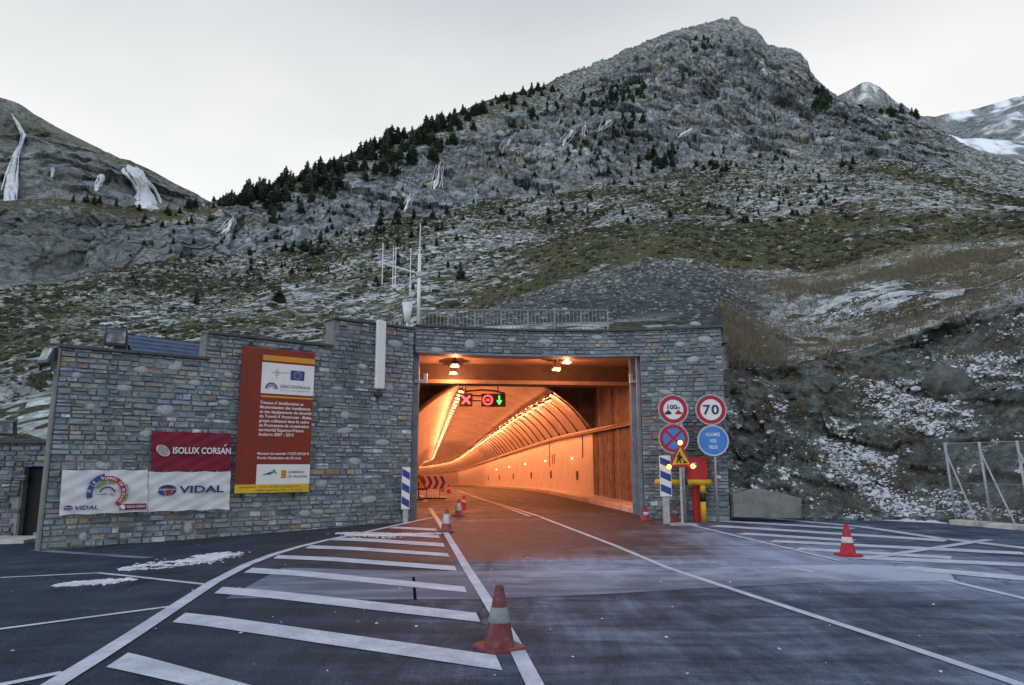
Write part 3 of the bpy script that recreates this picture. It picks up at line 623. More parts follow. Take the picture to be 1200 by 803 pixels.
def set_stones(path, stones, root, hidden=(), name='stone', cap=300, y_in=.03):
    inv = root.matrix_basis.inverted()
    vis = [q for q in stones if not any(a0 < q[0] < a1 and b0 < q[1] < b1 for a0, a1, b0, b1 in hidden)]
    vis.sort(key=lambda q: -(q[2]*q[3]+q[5])); single = set(id(q) for q in vis[:cap])
    V, FF, MI, b = [], [], [], 0
    for q in stones:
        p, ang = path.at(q[0]); rot = Matrix.Rotation(ang, 4, 'Z') @ Matrix.Rotation(rnd.uniform(-.035, .035)*(1 if not q[5] else 6), 4, 'Y')
        m = inv @ Matrix.Translation((p.x, p.y, q[1])) @ rot @ Matrix.Translation((0, y_in, 0)) @ Matrix.Diagonal((q[2], q[4], q[3], 1))
        mi = rnd.choices(range(10), SW)[0]; k = rnd.randrange(26)
        if id(q) in single:
            o = link(name, PME if q[5] else TME[k], None, root); o.matrix_local = m
            if not q[5]: o.material_slots[0].link = 'OBJECT'; o.material_slots[0].material = STONES[mi]
        else:
            v, f = PEB if q[5] else TEMPL[k]
            V += [tuple(m @ Vector(c)) for c in v]; FF += [tuple(b+i for i in g_) for g_ in f]; MI += [10 if q[5] else mi]*len(f); b += len(v)
    if V:
        me = bpy.data.meshes.new('small_stones'); me.from_pydata(V, [], FF)
        for mm in STONES+[PALE]: me.materials.append(mm)
        me.polygons.foreach_set('material_index', MI); me.update(); link('small_stones', me, None, root, 'stuff')
def sweep(path, s0, s1, y0, y1, zf0, zf1, n=40, mb=None):
    """solid following the wall line; front at local y0, back at y1; bottom/top heights are functions"""
    mb = mb or MB(); vs = []; ss = sorted(set([s0+(s1-s0)*i/n for i in range(n+1)]+[d for d in path.d if s0 < d < s1]))
    for s in ss:
        p, a = path.at(s); nx, ny = -math.sin(a), math.cos(a)
        for y_ in (y0, y1):
            for z in (zf0(s), zf1(s)): vs.append((p.x+nx*y_, p.y+ny*y_, z))
    fs = []
    for i in range(len(ss)-1):
        b = 4*i; fs += [(b, b+4, b+5, b+1), (b+2, b+3, b+7, b+6), (b+1, b+5, b+7, b+3), (b, b+2, b+6, b+4)]
    e = 4*(len(ss)-1); fs += [(0, 1, 3, 2), (e, e+2, e+3, e+1)]
    return mb.add(vs, fs)

# left wing wall
J1 = at_y(480.5, 608, 20.55); J1.z = 0
e_dir = Vector((1.27, 1, 0)).normalized()
dL = ray(47, 641); Lk = dL.x/dL.y
tt = (J1.x-Lk*J1.y)/(e_dir.x-Lk*e_dir.y); L0 = J1-e_dir*tt
wing = Path([L0, J1])
A = {k: wing.seg(*p) for k, p in dict(t0=(62, 405), t1=(240, 418), t2=(241, 391), t3=(390.5, 403), t4=(392, 375.5), t5=(479.6, 381)).items()}
sa, sb = A['t1'][0], A['t3'][0]; zA, zB, zC = (A['t0'][1]+A['t1'][1])/2, (A['t2'][1]+A['t3'][1])/2, (A['t4'][1]+A['t5'][1])/2
print('wing', L0, J1, wing.L, A)
def wing_top(s): return zA if s < sa else zB if s < sb else zC
wroot = thing('stone_wall', 'long grey stone wing wall left of the tunnel mouth, with banners and a red board on it', 'wall', (L0.x, L0.y, 0), math.atan2(e_dir.y, e_dir.x))
def wbox(a, b, z0, z1): return MB().box(a, b, 0.0, .55, z0, z1)
MB().box(.02, sa, .0, .5, -.5, zA-.06).box(sa+.001, sb, .001, .5, -.5, zB-.06).box(sb+.001, wing.L-.04, .002, .5, -.5, zC-.06).build('wall_core', mortar, wroot)
wroot_inv = wroot.matrix_basis.inverted()
def px_box(path, x0, y0, x1, y1):
    a, b = path.seg(x0, y1), path.seg(x1, y0); c, d = path.seg(x0, y0), path.seg(x1, y1); return (min(a[0], c[0]), max(b[0], d[0]), min(a[1], d[1]), max(b[1], c[1]))
hid = [px_box(wing, 73, 553, 265, 598), px_box(wing, 178, 508, 267, 552), px_box(wing, 282, 412, 355, 574), px_box(wing, 435, 382, 444, 456)]
pale_px = [(165, 434, 18, 9), (205, 431, 18, 9), (145, 455, 20, 10), (105, 477, 15, 9), (193, 481, 21, 14), (228, 449, 16, 8), (262, 472, 15, 8), (171, 509, 17, 10), (120, 546, 20, 12), (404, 487, 12, 10), (376, 567, 15, 10), (415, 541, 15, 10),
           (404, 505, 20, 8), (448, 519, 18, 8), (462, 403, 18, 9), (357, 602, 15, 9), (220, 619, 11, 15), (97, 629, 10, 13), (372, 600, 16, 8), (432, 586, 20, 9), (425, 430, 12, 7), (455, 455, 12, 8), (300, 592, 14, 8), (268, 440, 12, 7), (90, 440, 12, 8), (395, 455, 14, 7)]
pale = []
for a, b, ww, hh in pale_px:
    q = wing.seg(a, b); k = px_box(wing, a-ww/2, b-hh/2, a+ww/2, b+hh/2); pale.append((q[0], q[1], k[1]-k[0], k[3]-k[2]))
st = lay(wing, 0.0, wing.L-.02, -.42, lambda s: wing_top(s)-.055, pale=pale)
set_stones(wing, st, wroot, hid)
for a, b, z in ((-.06, sa+.1, zA), (sa+.02, sb-.0, zB), (sb-.04, wing.L+.0, zC)):
    k = max(1, int((b-a)/1.1))
    for i in range(k): MB().bev(a+(b-a)*i/k+.004, a+(b-a)*(i+1)/k-.004, -.1, .55, z-.058, z+.012, .012).build('coping_slab', coping, wroot)
MB().box(sa-.0, sa+.012, -.04, .5, zA+.013, zB-.06).box(sb-.012, sb+.0, -.03, .5, zB+.013, zC-.06).build('step_face', cement, wroot)
MB().box(-.04, .0, -.06, .5, -.45, zA-.06).build('end_face', cement, wroot)

# portal wall over and right of the mouth
JR = at_y(755.5, 604, 21.4); JR.z = 0
RE = at_y(845, 382, 20.85); RE.z = 0
portal = Path([J1+Vector((.0, .12, 0)), (-1.5, 21.1), (0, 21.42), (1.2, 21.52), (2.6, 21.55), JR, (4.9, 21.2), RE])
zlint = at_y(600, 416, 21.5).z; ztop = at_y(600, 386.5, 21.45).z
print('portal', zlint, ztop, JR, RE, portal.L)
proot = thing('portal_wall', 'curved stone lintel and right-hand pier framing the lit tunnel mouth', 'wall', (JR.x, JR.y, 0))
sJ = portal.d[5]
mb = sweep(portal, .0, sJ, .0, .55, lambda s: zlint, lambda s: ztop-.06); sweep(portal, sJ, portal.L-.03, .0, .6, lambda s: -.3, lambda s: ztop-.06, 10, mb)
for i in range(len(mb.v)): mb.v[i] = (mb.v[i][0]-JR.x, mb.v[i][1]-JR.y, mb.v[i][2])
mb.build('wall_core', mortar, proot)
pale = []
for a, b, ww, hh in ((826, 398, 18, 9), (797, 404, 13, 7), (812, 422, 16, 9), (786, 437, 16, 7), (781, 460, 18, 7), (640, 401, 18, 8), (550, 404, 14, 12), (700, 396, 14, 7), (512, 411, 16, 8), (815, 380, 14, 6), (776, 480, 10, 6), (600, 399, 12, 6)):
    q = portal.seg(a, b); k = px_box(portal, a-ww/2, b-hh/2, a+ww/2, b+hh/2); pale.append((q[0], q[1], min(.55, abs(k[1]-k[0])), abs(k[3]-k[2])))
st = lay(portal, .0, portal.L, zlint+.01, lambda s: ztop-.055, pale=pale) + lay(portal, sJ, portal.L, -.1, lambda s: zlint, ())
set_stones(portal, st, proot)
k = 11
for i in range(k):
    s_ = (portal.L+.05)*(i+.5)/k; p, a = portal.at(min(s_, portal.L-.01)); hw = (portal.L+.05)/k/2-.004
    o = MB().bev(-hw, hw, -.1, .62, -.058, .012, .012).build('coping_slab', coping, proot); o.location = (p.x-JR.x, p.y-JR.y, ztop); o.rotation_euler = (0, 0, a)
mb = sweep(portal, .03, sJ-.02, -.05, .56, lambda s: zlint-.05, lambda s: zlint-.002)
mb.v = [(a-JR.x, b-JR.y, c_) for a, b, c_ in mb.v]; mb.build('lintel_plate', steel_blue, proot)

# ------------------------------------------------------------------ the tunnel
U = Vector((-.119, .993, 0)).normalized(); Nn = Vector((U.y, -U.x, 0)); C0 = Vector((-.62, 34, 0))
def zf(s): return 0.0 if s < 6 else -.0245*(s-6)**2/(s-6+9)
def tp(s, lat, z):
    b = max(0.0, s-100); sh = b*b/600; th = b/300      # the tube bends away to the left
    p = C0+U*(s+lat*math.sin(th))+Nn*(lat*math.cos(th)-sh); return Vector((p.x, p.y, z+zf(s)))
tun = thing('tunnel', 'orange lit road tunnel behind the stone portal', 'tunnel', tuple(C0))
def tl_(mb): mb.v = [(a-C0.x, b-C0.y, c_) for a, b, c_ in mb.v]; return mb
n = NT('tunnel_lining'); a = n.noise(.7, 9, .7); b = n.noise(6, 6, .7); stn_ = n.noise(.9, 7, .7, n.map((3, 1, .25)))
lc = n.mix(n.lin(a, .3, .7), (.33, .285, .26), (.5, .44, .41)); lc = n.mix(n.math('MULTIPLY', n.lin(stn_, .5, .72), .5), lc, (.2, .18, .16)); n.bump(b, .3, .02)
lining = n.done(lc, .75, spec=.3)
wall_panel_m = M('wall_cladding', (.6, .585, .56), .55, 0, .08, 1.2, 0, dirt=(.36, .32, .28), dirt_amt=.4)
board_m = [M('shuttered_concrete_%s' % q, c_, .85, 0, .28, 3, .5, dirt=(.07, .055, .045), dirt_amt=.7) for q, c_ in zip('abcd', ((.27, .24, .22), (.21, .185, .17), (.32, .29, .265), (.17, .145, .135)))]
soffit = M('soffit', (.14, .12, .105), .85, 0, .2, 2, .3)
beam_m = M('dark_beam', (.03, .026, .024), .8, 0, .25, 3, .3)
pipe_m = M('orange_pipe', (.3, .24, .2), .55, .2, .15, 3)
hose_m = M('dark_hose', (.035, .03, .028), .6, 0, .2, 5)
n = NT('tunnel_asphalt'); g = n.noise(50, 6, .75); m1 = n.noise(.9, 8, .65)
tc_ = n.mix(n.lin(g, .3, .7), (.035, .032, .032), (.085, .078, .075)); tc_ = n.mix(n.math('MULTIPLY', n.lin(m1, .5, .7), .4), tc_, (.15, .14, .135)); n.bump(g, .3, .006)
tasph = n.done(tc_, .6, spec=.35)
SMAX = 230; SS = [0]
while SS[-1] < SMAX: SS.append(SS[-1]+(2 if SS[-1] < 60 else 6))
# floor
mb = MB(); vs = [(-8, 21.5, 0), (-2, 21.5, 0), (9, 21.5, 0)]
for s in [-9, -6, -3]+SS:
    for lat in (-5.2, 0, 4.2): vs.append(tuple(tp(s, lat, 0)))
mb.add(vs, [(3*i+j, 3*i+j+1, 3*i+j+4, 3*i+j+3) for i in range(len(vs)//3-1) for j in (0, 1)]).build('tunnel_road', tasph, None, 'structure')['label'] = 'dark road running down into the tunnel'
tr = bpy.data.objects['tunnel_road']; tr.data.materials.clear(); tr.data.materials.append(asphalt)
tr.data.attributes.new('wet_glow', 'FLOAT', 'POINT').data.foreach_set('value', [.75]*len(tr.data.vertices))  # tunnel floor takes the same wet finish and painted orange glow
tr.data.attributes.new('frost', 'FLOAT', 'POINT').data.foreach_set('value', [(.5, .12, -.1)[i % 3] for i in range(len(tr.data.vertices))])
# walkway and kerb stones
WS = [-12.4+2.0*i for i in range(3)]
mb = MB(); vs = []; SK = [-12.6, -8, -4]+SS
for s in SK:
    for lat, z in ((3.52, .02), (3.52, .15), (4.48, .16)): vs.append(tuple(tp(s, lat, z)))
mb.add(vs, [(3*i+j, 3*i+3+j, 3*i+4+j, 3*i+1+j) for i in range(len(SK)-1) for j in (0, 1)]).add([vs[0], vs[1], vs[2], tp(-12.6, 4.48, 0)], [(0, 3, 2, 1)])
tl_(mb).build('walkway', kerb_m, tun)
def kerb(s0, s1):
    mb = MB(); m = [tp(s0+.006, 3.36, 0), tp(s1-.006, 3.36, 0), tp(s1-.006, 3.53, 0), tp(s0+.006, 3.53, 0)]
    mb.add([p+Vector((0, 0, -.05)) for p in m]+[p+Vector((0, 0, .165)) for p in m], [(4, 5, 6, 7), (0, 1, 5, 4), (1, 2, 6, 5), (2, 3, 7, 6), (3, 0, 4, 7)])
    tl_(mb).build('kerb_stone', kerb_m, tun)
s = -12.6
while s < 70: kerb(s, s+(1 if s < 12 else 3)); s += (1 if s < 12 else 3)
# vault
AR, AZ = 5.18, .55
a0 = math.acos(4.47/AR); NA = 30
mb = MB(); vs = []
for s in SS:
    for k in range(NA+1):
        a = a0*.98+(math.pi-2*a0*.98)*k/NA; vs.append(tuple(tp(s, AR*math.cos(a), AZ+AR*math.sin(a))))
q = NA+1
mb.add(vs, [(i*q+k, i*q+k+1, (i+1)*q+k+1, (i+1)*q+k) for i in range(len(SS)-1) for k in range(NA)])
tl_(mb).build('vault', lining, tun, smooth=True)
zsp = AZ+AR*math.sin(a0)
# side walls: cladding panels, one by one
def panel(s0, s1, lat, z0, z1, mat, nm, th=.04, g_=.012):
    mb = MB(); sg = -1 if lat > 0 else 1
    a_ = [tp(s0+g_, lat, 0), tp(s1-g_, lat, 0), tp(s1-g_, lat+sg*th, 0), tp(s0+g_, lat+sg*th, 0)]
    mb.add([p+Vector((0, 0, z0)) for p in a_]+[p+Vector((0, 0, z1)) for p in a_], [(3, 2, 1, 0), (4, 5, 6, 7), (0, 1, 5, 4), (1, 2, 6, 5), (2, 3, 7, 6), (3, 0, 4, 7)])
    return tl_(mb).build(nm, mat, tun)
s = 0
while s < 120:
    w_ = 1.5 if s < 30 else 3; panel(s, s+w_, 4.5, .15, zsp-.12, wall_panel_m, 'wall_panel'); s += w_
mb = MB(); vs = []
SB = SS
for lat in (4.53, -4.53):
    vs = []
    for s in SB: vs += [tuple(tp(s, lat, -.1)), tuple(tp(s, lat, zsp+.1))]
    mb.add(vs, [(2*i, 2*i+2, 2*i+3, 2*i+1) for i in range(len(SB)-1)])
tl_(mb).build('side_wall', lining, tun)
# cornice that carries the cable pipe on both sides
for lat in (4.36, -4.36):
    SQ = ([-8.2, -4] if lat > 0 else [])+SS
    tl_(MB().tube([tp(s, lat, zsp-.02) for s in SQ], .085, 8)).build('cable_pipe', pipe_m, tun, smooth=True)
    mb = MB(); vs = []
    for s in SQ:
        for dl, dz in ((.12, -.1), (-.1, -.1), (-.1, -.13), (.12, -.13)): vs.append(tuple(tp(s, lat+dl*(1 if lat > 0 else -1), zsp+dz)))
    mb.add(vs, [(4*i+j, 4*i+(j+1) % 4, 4*i+4+(j+1) % 4, 4*i+4+j) for i in range(len(SQ)-1) for j in range(4)]); tl_(mb).build('cable_ledge', pipe_m, tun)
# hoses arching over the vault
RLAT, LLAT = 2.55, -1.7
aR, aL = math.acos(RLAT/(AR-.1)), math.acos(LLAT/(AR-.1))
for i in range(24):
    s = .5+i*2.5
    tl_(MB().tube([tp(s, (AR-.06)*math.cos(a), AZ+(AR-.06)*math.sin(a)) for a in [a0+(aR-a0)*k/9 for k in range(10)]], .035 if i < 14 else .045, 5)).build('vault_hose', hose_m, tun)
    if i < 14:
        bx = tp(s, 4.43, zsp+.16); tl_(MB().box(bx.x-.09, bx.x+.06, bx.y-.12, bx.y+.12, bx.z-.03, bx.z+.22)).build('junction_box', hose_m, tun)
for i in range(4):
    s = .4+i*.55
    tl_(MB().tube([tp(s, (AR-.06)*math.cos(a), AZ+(AR-.06)*math.sin(a)) for a in [math.pi-a0-(math.pi-a0-aL-.05)*k/9 for k in range(10)]], .03, 5)).build('vault_cable', pipe_m, tun)
for i, s in enumerate((2.2, 12)):
    tl_(MB().tube([tp(s, 4.44, zsp-.1), tp(s, 4.44, 1.5 if i else 1.9)], .022, 5)).build('drop_cable', hose_m, tun)
# wall niches and small wall lights
for s in (3.6, 11.5, 20, 31, 43, 56):
    p = tp(s, 4.45, 1.02); o = MB().box(-.03, .012, -.2, .2, -.22, .22).build('niche_box', hose_m, tun); o.location = p-C0; o.rotation_euler = (0, 0, math.atan2(U.y, U.x)-math.pi/2)
for s in (10.2, 10.9):
    p = tp(s, 4.45, 1.95); o = MB().box(-.03, .012, -.14, .14, -.28, .28).build('wall_plate', pipe_m, tun); o.location = p-C0; o.rotation_euler = (0, 0, math.atan2(U.y, U.x)-math.pi/2)
lamp_em = EM('sodium_lens', (1.0, .62, .27), 1.7)
spot_em = EM('marker_light', (1, .75, .4), 6)
# entrance box: boarded side walls, soffit, cross beam, spandrels round the vault
BZ = 5.25
s = -12.3; k = 0
while s < -.05:
    w_ = rnd.uniform(.22, .5); w_ = min(w_, -.0-s)
    p = panel(s, s+w_, 4.55+rnd.uniform(-.02, .03), .1, BZ, board_m[rnd.randrange(4)], 'shutter_board', .05, .006); s += w_
s = -12.6
while s < -.05:
    w_ = min(.6, -s); panel(s, s+w_, -4.55+rnd.uniform(-.02, .02), -.05, BZ, board_m[rnd.randrange(4)], 'shutter_board', .05, .006); s += w_
c4 = [tp(-12.3, -4.7, BZ), tp(-12.3, 4.75, BZ), tp(.3, 4.75, BZ), tp(.3, -4.7, BZ)]
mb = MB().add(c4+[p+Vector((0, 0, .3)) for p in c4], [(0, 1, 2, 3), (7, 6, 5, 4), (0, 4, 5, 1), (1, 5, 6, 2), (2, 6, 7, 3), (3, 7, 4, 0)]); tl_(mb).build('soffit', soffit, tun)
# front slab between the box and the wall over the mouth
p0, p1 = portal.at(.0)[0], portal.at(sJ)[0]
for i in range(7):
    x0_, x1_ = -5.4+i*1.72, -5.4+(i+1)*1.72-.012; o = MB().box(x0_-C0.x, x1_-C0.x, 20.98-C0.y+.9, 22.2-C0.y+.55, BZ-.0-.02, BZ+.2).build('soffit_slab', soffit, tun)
def crossbeam(s0, s1, z0, z1, mat, nm):
    mb = MB(); a_ = [tp(s0, -4.6, 0), tp(s0, 4.62, 0), tp(s1, 4.62, 0), tp(s1, -4.6, 0)]
    mb.add([p+Vector((0, 0, z0)) for p in a_]+[p+Vector((0, 0, z1)) for p in a_], [(3, 2, 1, 0), (4, 5, 6, 7), (0, 1, 5, 4), (1, 2, 6, 5), (2, 3, 7, 6), (3, 0, 4, 7)]); tl_(mb).build(nm, mat, tun)
zb1 = at_y(575, 431, 27.0).z; zb0 = at_y(575, 452, 27.3).z
print('beam', zb0, zb1, zsp)
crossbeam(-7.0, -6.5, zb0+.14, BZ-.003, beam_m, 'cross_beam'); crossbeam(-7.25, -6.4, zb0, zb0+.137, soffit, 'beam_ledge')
mb = MB(); vs = []
for k in range(NA+1):
    a = a0*.98+(math.pi-2*a0*.98)*k/NA; c_, z_ = AR*math.cos(a), AZ+AR*math.sin(a)
    vs += [tuple(tp(-.02, c_, z_)), tuple(tp(-.02, c_*1.02 if abs(c_) < 4.2 else math.copysign(4.62, c_), max(z_, 6.2)))]
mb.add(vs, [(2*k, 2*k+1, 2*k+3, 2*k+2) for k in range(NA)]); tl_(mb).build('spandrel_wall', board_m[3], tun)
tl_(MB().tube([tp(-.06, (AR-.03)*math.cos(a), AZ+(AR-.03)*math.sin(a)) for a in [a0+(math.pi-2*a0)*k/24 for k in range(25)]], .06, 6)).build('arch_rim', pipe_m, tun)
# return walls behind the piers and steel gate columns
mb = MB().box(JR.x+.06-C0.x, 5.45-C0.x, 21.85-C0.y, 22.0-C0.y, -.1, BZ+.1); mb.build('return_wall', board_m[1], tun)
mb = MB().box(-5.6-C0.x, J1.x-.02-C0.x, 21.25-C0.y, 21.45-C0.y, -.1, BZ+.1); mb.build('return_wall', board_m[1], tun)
def column(p, w_, d_, h, nm='gate_column'):
    mb = MB().box(-w_/2, w_/2, -d_/2, -d_/2+.03, 0, h).box(-w_/2, w_/2, d_/2-.03, d_/2, 0, h).box(-.02, .02, -d_/2+.03, d_/2-.03, 0, h)
    o = mb.build(nm, steel_blue, tun); o.location = Vector(p)-C0; return o
pc_ = at_y(747, 588, 22.3); column((pc_.x, 22.3, .1), .26, .24, zlint+.3)
pl_ = at_y(484.5, 600, 21.15); column((pl_.x, 21.15, 0), .16, .2, zlint-.01)
column((JR.x-.02, 21.75, .0), .1, .12, zlint, 'jamb_post')
for (a, b, yy, dx) in ((739, 447, 22.1, 1), (486, 447, 21.0, -1)):
    p = at_y(a, b, yy); x1_ = p.x+(.5 if dx > 0 else .32)
    o = MB().box(0, x1_-p.x, -.04, .04, -.05, .05).box((-.04 if dx > 0 else x1_-p.x-.06), (.06 if dx > 0 else x1_-p.x+.04), -.041, .041, -.051, .22).build('gate_arm', galv, tun); o.location = p-C0
for (a, b) in ((726, 490), (733, 489), (709, 493)):
    p = at_y(a, b, 27.5); o = MB().box(-.09, .09, -.08, .0, -.12, .2).build('cable_box', galv, tun); q = (p-C0); sl_ = q.dot(U); p = tp(sl_, 4.46, 0); o.location = (p.x-C0.x, p.y-C0.y, zsp+.28)
p = tp(-9.2, 4.46, 1.85); o = MB().lathe([(.0, 0), (.07, 0), (.06, .05), (0, .05)], 10).build('bulkhead_light', spot_em, tun); o.location = p-C0; o.rotation_euler = (0, -math.pi/2, 0)
for s in (4.8, 13.5, 23, 34, 46):
    p = tp(s, 4.44, 1.9); o = MB().lathe([(.0, 0), (.05, 0), (.045, .05), (0, .05)], 8).build('bulkhead_light', spot_em, tun); o.location = p-C0; o.rotation_euler = (0, -math.pi/2, 0)

# lamp rows: every lamp its own object, housing with a glowing lens below
house_m = M('lamp_housing', (.1, .09, .085), .5, .3, .15, 6)
me_h = MB().bev(-.14, .14, -.3, .3, .0, .1, .03).box(-.03, .03, -.3, -.24, .14, .3).box(-.03, .03, .24, .3, .14, .3).mesh('housing'); me_h.materials.append(house_m)
me_l = MB().bev(-.15, .15, -.12, .12, -.07, 0, .03).mesh('lens'); me_l.materials.append(lamp_em)
bulb = bpy.data.lights.new('bulb', 'POINT'); bulb.energy = 112; bulb.color = (1.0, .275, .1); bulb.shadow_soft_size = .03; bulb2 = bulb.copy(); bulb2.energy = 240
def lamp(s, lat, z, label, group, tilt=0.0, nm='tunnel_lamp'):
    p = tp(s, lat, z); r = thing(nm, label, 'lamp', tuple(p), math.atan2(U.y, U.x)-math.pi/2, group); r.rotation_euler = (0, tilt, r.rotation_euler.z)
    h = link('housing', me_h, None, r); l = link('lens', me_l, None, r); l.location = (0, 0, -.003)
    b = link('bulb', bulb2 if nm == 'entrance_lamp' else bulb, None, r); b.location = (0, 0, -.2)
    return r
for lat, nm in ((RLAT, 'right'), (LLAT, 'left')):
    a = math.acos(lat/AR); s, i = 1.2, 0
    zz_ = AZ+math.sqrt((AR-.3)**2-lat**2)
    while s < 214:
        first = i == 0
        lamp(s, lat, zz_-.05, ('nearest glowing lamp of the %s-hand row under the vault' if first else 'glowing lamp in the long %s-hand row under the vault') % nm, None if first else '%s-hand row of tunnel lamps' % nm, -math.copysign(.25, lat))
        s += (2.2 if nm == 'right' else 1.9) if s < 60 else 4; i += 1
def tray(lat):
    vs = []; zz_ = AZ+math.sqrt((AR-.3)**2-lat**2)+.18
    mb = MB().tube([tp(s, lat, zz_) for s in SS], .07, 5); tl_(mb).build('lamp_tray', house_m, tun)
tray(RLAT); tray(LLAT)
for (a, b, yy, lb) in ((533, 428, 23.6, 'front floodlight of the left pair under the entrance slab'), (531.5, 436.5, 26.0, 'rear floodlight of the left pair under the entrance slab'), (664, 423.5, 23.4, 'front floodlight of the right pair under the entrance slab'), (652, 432, 25.4, 'rear floodlight of the right pair under the entrance slab')):
    p = at_y(a, b, yy); q = p-C0; lamp(q.dot(U), q.dot(Nn), min(p.z, BZ-.18)-zf(q.dot(U)), lb, 'entrance floodlights', 0, 'entrance_lamp')
# lines on the tunnel road
def tline(pts, wd):
    P = []
    for p in pts:
        d = ray(*p); z = 0
        for _ in range(12):
            t = (z-EYE)/d.z; q = Vector((d.x*t, d.y*t, 0)); z = zf((q-C0).dot(U))
        q.z = z; P.append(q)
    mb = MB(); vs = []
    for i, p in enumerate(P):
        t = (P[min(i+1, len(P)-1)]-P[max(i-1, 0)]); nn = Vector((t.y, -t.x, 0)).normalized()*wd/2
        for s_ in (-1, 1): vs.append(tuple(p+nn*s_+Vector((0, 0, .012))))
    mb.add(vs, [(2*i, 2*i+1, 2*i+3, 2*i+2) for i in range(len(P)-1)]).build('road_line', paint, tr)
tline([(632, 605.6), (600, 595.5), (575, 588), (558.6, 583), (546, 578.6), (536, 575.5)], .12)
tline([(621, 605.6), (591, 594.5), (570, 587.5), (552, 581.8)], .1)
tline([(499, 588.5), (494, 581.5), (490, 576)], .2)

# ------------------------------------------------------------------ boards and banners on the wing wall
WANG = math.atan2(e_dir.y, e_dir.x)
def wall_thing(name, label, cat, px, py, out=.12, group=None):
    s, z = wing.seg(px, py); p, a = wing.at(s); nn = Vector((math.sin(a), -math.cos(a), 0)); q = p+nn*out
    return thing(name, label, cat, (q.x, q.y, z), a, group), s, z
def banner(label, px4, mat, seed, out=.13, dz=0):
    """cloth hung on the wall: corners in photo order tl, tr, br, bl"""
    C = [wing.seg(*p) for p in px4]; t, s0, z0 = wall_thing('banner', label, 'banner', *px4[3], out)
    C = [(a-s0, b-z0) for a, b in C]; nx, nz = 30, 14; vs = []
    for j in range(nz+1):
        for i in range(nx+1):
            u, v = i/nx, j/nz; bx = C[3][0]*(1-u)*(1-v)+C[2][0]*u*(1-v)+C[0][0]*(1-u)*v+C[1][0]*u*v; bz = C[3][1]*(1-u)*(1-v)+C[2][1]*u*(1-v)+C[0][1]*(1-u)*v+C[1][1]*u*v
            pull = .5+.5*math.cos(u*math.pi*6)        # held by ties along the top and bottom edge
            bz -= .018*(1-pull)*(abs(v-.5)*2)**3*(1 if v > .5 else -1)
            y = -.012*math.sin(u*17+v*5+seed)-.016*math.sin((u+v)*9+seed*2)*(1-abs(2*v-1))-.011*math.sin((u-v)*23+seed)
            vs.append((bx, y, bz))
    q = nx+1; MB().add(vs, [(j*q+i, j*q+i+1, (j+1)*q+i+1, (j+1)*q+i) for j in range(nz) for i in range(nx)]).build('cloth', mat, t, smooth=True)
    for i in range(7):
        for v in (0, 1):
            u = (i+.15)/6.3; a, b = (C[0], C[1]) if v else (C[3], C[2]); x_ = a[0]*(1-u)+b[0]*u; z_ = a[1]*(1-u)+b[1]*u
            MB().tube([(x_, -.02, z_-.02*(1 if v else -1)), (x_+rnd.uniform(-.02, .02), .05, z_+.05*(1 if v else -1))], .004, 4).build('tie', white_plastic, t)
    wd = C[1][0]; hh = C[0][1]
    def loc(px, py): s, z = wing.seg(px, py); return s-s0, z-z0
    return t, loc, C
LY = -.05
def logo_v(t, loc, cx, cy, wpx, y=LY):
    """round mark: blue disc crossed by a white swoosh with a red wedge"""
    x_, z_ = loc(cx, cy); x1_, _ = loc(cx+wpx/2, cy); r = abs(x1_-x_); k = .62
    def el(pts): return [(x_+p[0]*r, z_+p[1]*r*k) for p in pts]
    up = [(math.cos(R(a)), math.sin(R(a))) for a in range(12, 171, 10)]+[(-.9, .22), (-.3, .34), (.4, .3)]
    MB().plate(el(up), y, y+.003).build('emblem', navy, t)
    dn = [(-.98, .08), (-.55, .06), (-.18, -.94)]+[(math.cos(R(a)), math.sin(R(a))) for a in (252, 240, 225, 210, 195)]
    MB().plate(el([(-.98, .08), (-.97, -.25), (-.8, -.6), (-.5, -.86), (-.2, -.96), (-.45, .05)]), y, y+.003).build('emblem', deep_blue, t)
    MB().plate(el([(-.3, .05), (-.02, -.98), (.2, -.97), (.55, .12)]), y, y+.003).build('emblem', crimson_print, t)
    MB().plate(el([(.28, -.94), (.55, -.82), (.85, -.5), (.98, .02), (.68, .1)]), y, y+.003).build('emblem', navy, t)
# left white banner
t, loc, C = banner('white banner with a coloured arch emblem, lowest and leftmost on the stone wall', [(72, 550.5), (172, 550.5), (171, 600), (68, 604)], white_cloth, 1.0)
ax, az_ = loc(124, 577.5); r1 = loc(147.5, 577.5)[0]-ax
for a_0, a_1, ra, rb, m_ in ((152, 197, .72, 1.0, deep_blue), (102, 150, .78, 1.06, deep_blue), (-52, 118, .68, .93, crimson_print), (100, 150, .52, .68, green_print), (62, 86, .54, .66, green_print), (2, 28, .96, 1.05, grey_print), (-26, -4, .93, 1.04, green_print)):
    MB().ring((ax, az_), r1*ra, r1*rb, LY-.0006*rnd.randrange(1, 5), LY+.003, a_0, a_1, 18).build('emblem', m_, t)
for ch_, a_ in zip('TUNNEL DE BIELSA', [118-9.6*(i+1) for i in range(16)]):
    if ch_ != ' ': text(ch_, r1*.2, white_paint, t, ax+r1*.735*math.cos(R(a_)), az_+r1*.735*math.sin(R(a_)), LY-.006, align='CENTER', bold=.02, rot=R(90-a_))
for ch_, a_ in zip('DES', (172, 140, 112)): text(ch_, r1*.22, white_paint, t, ax+r1*.82*math.cos(R(a_)), az_+r1*.82*math.sin(R(a_)), LY-.006, align='CENTER', bold=.02, rot=R(90-a_))
MB().ring((ax, az_-.02), r1*.33, r1*.4, LY, LY+.003, 12, 168, 20).build('emblem', navy, t)
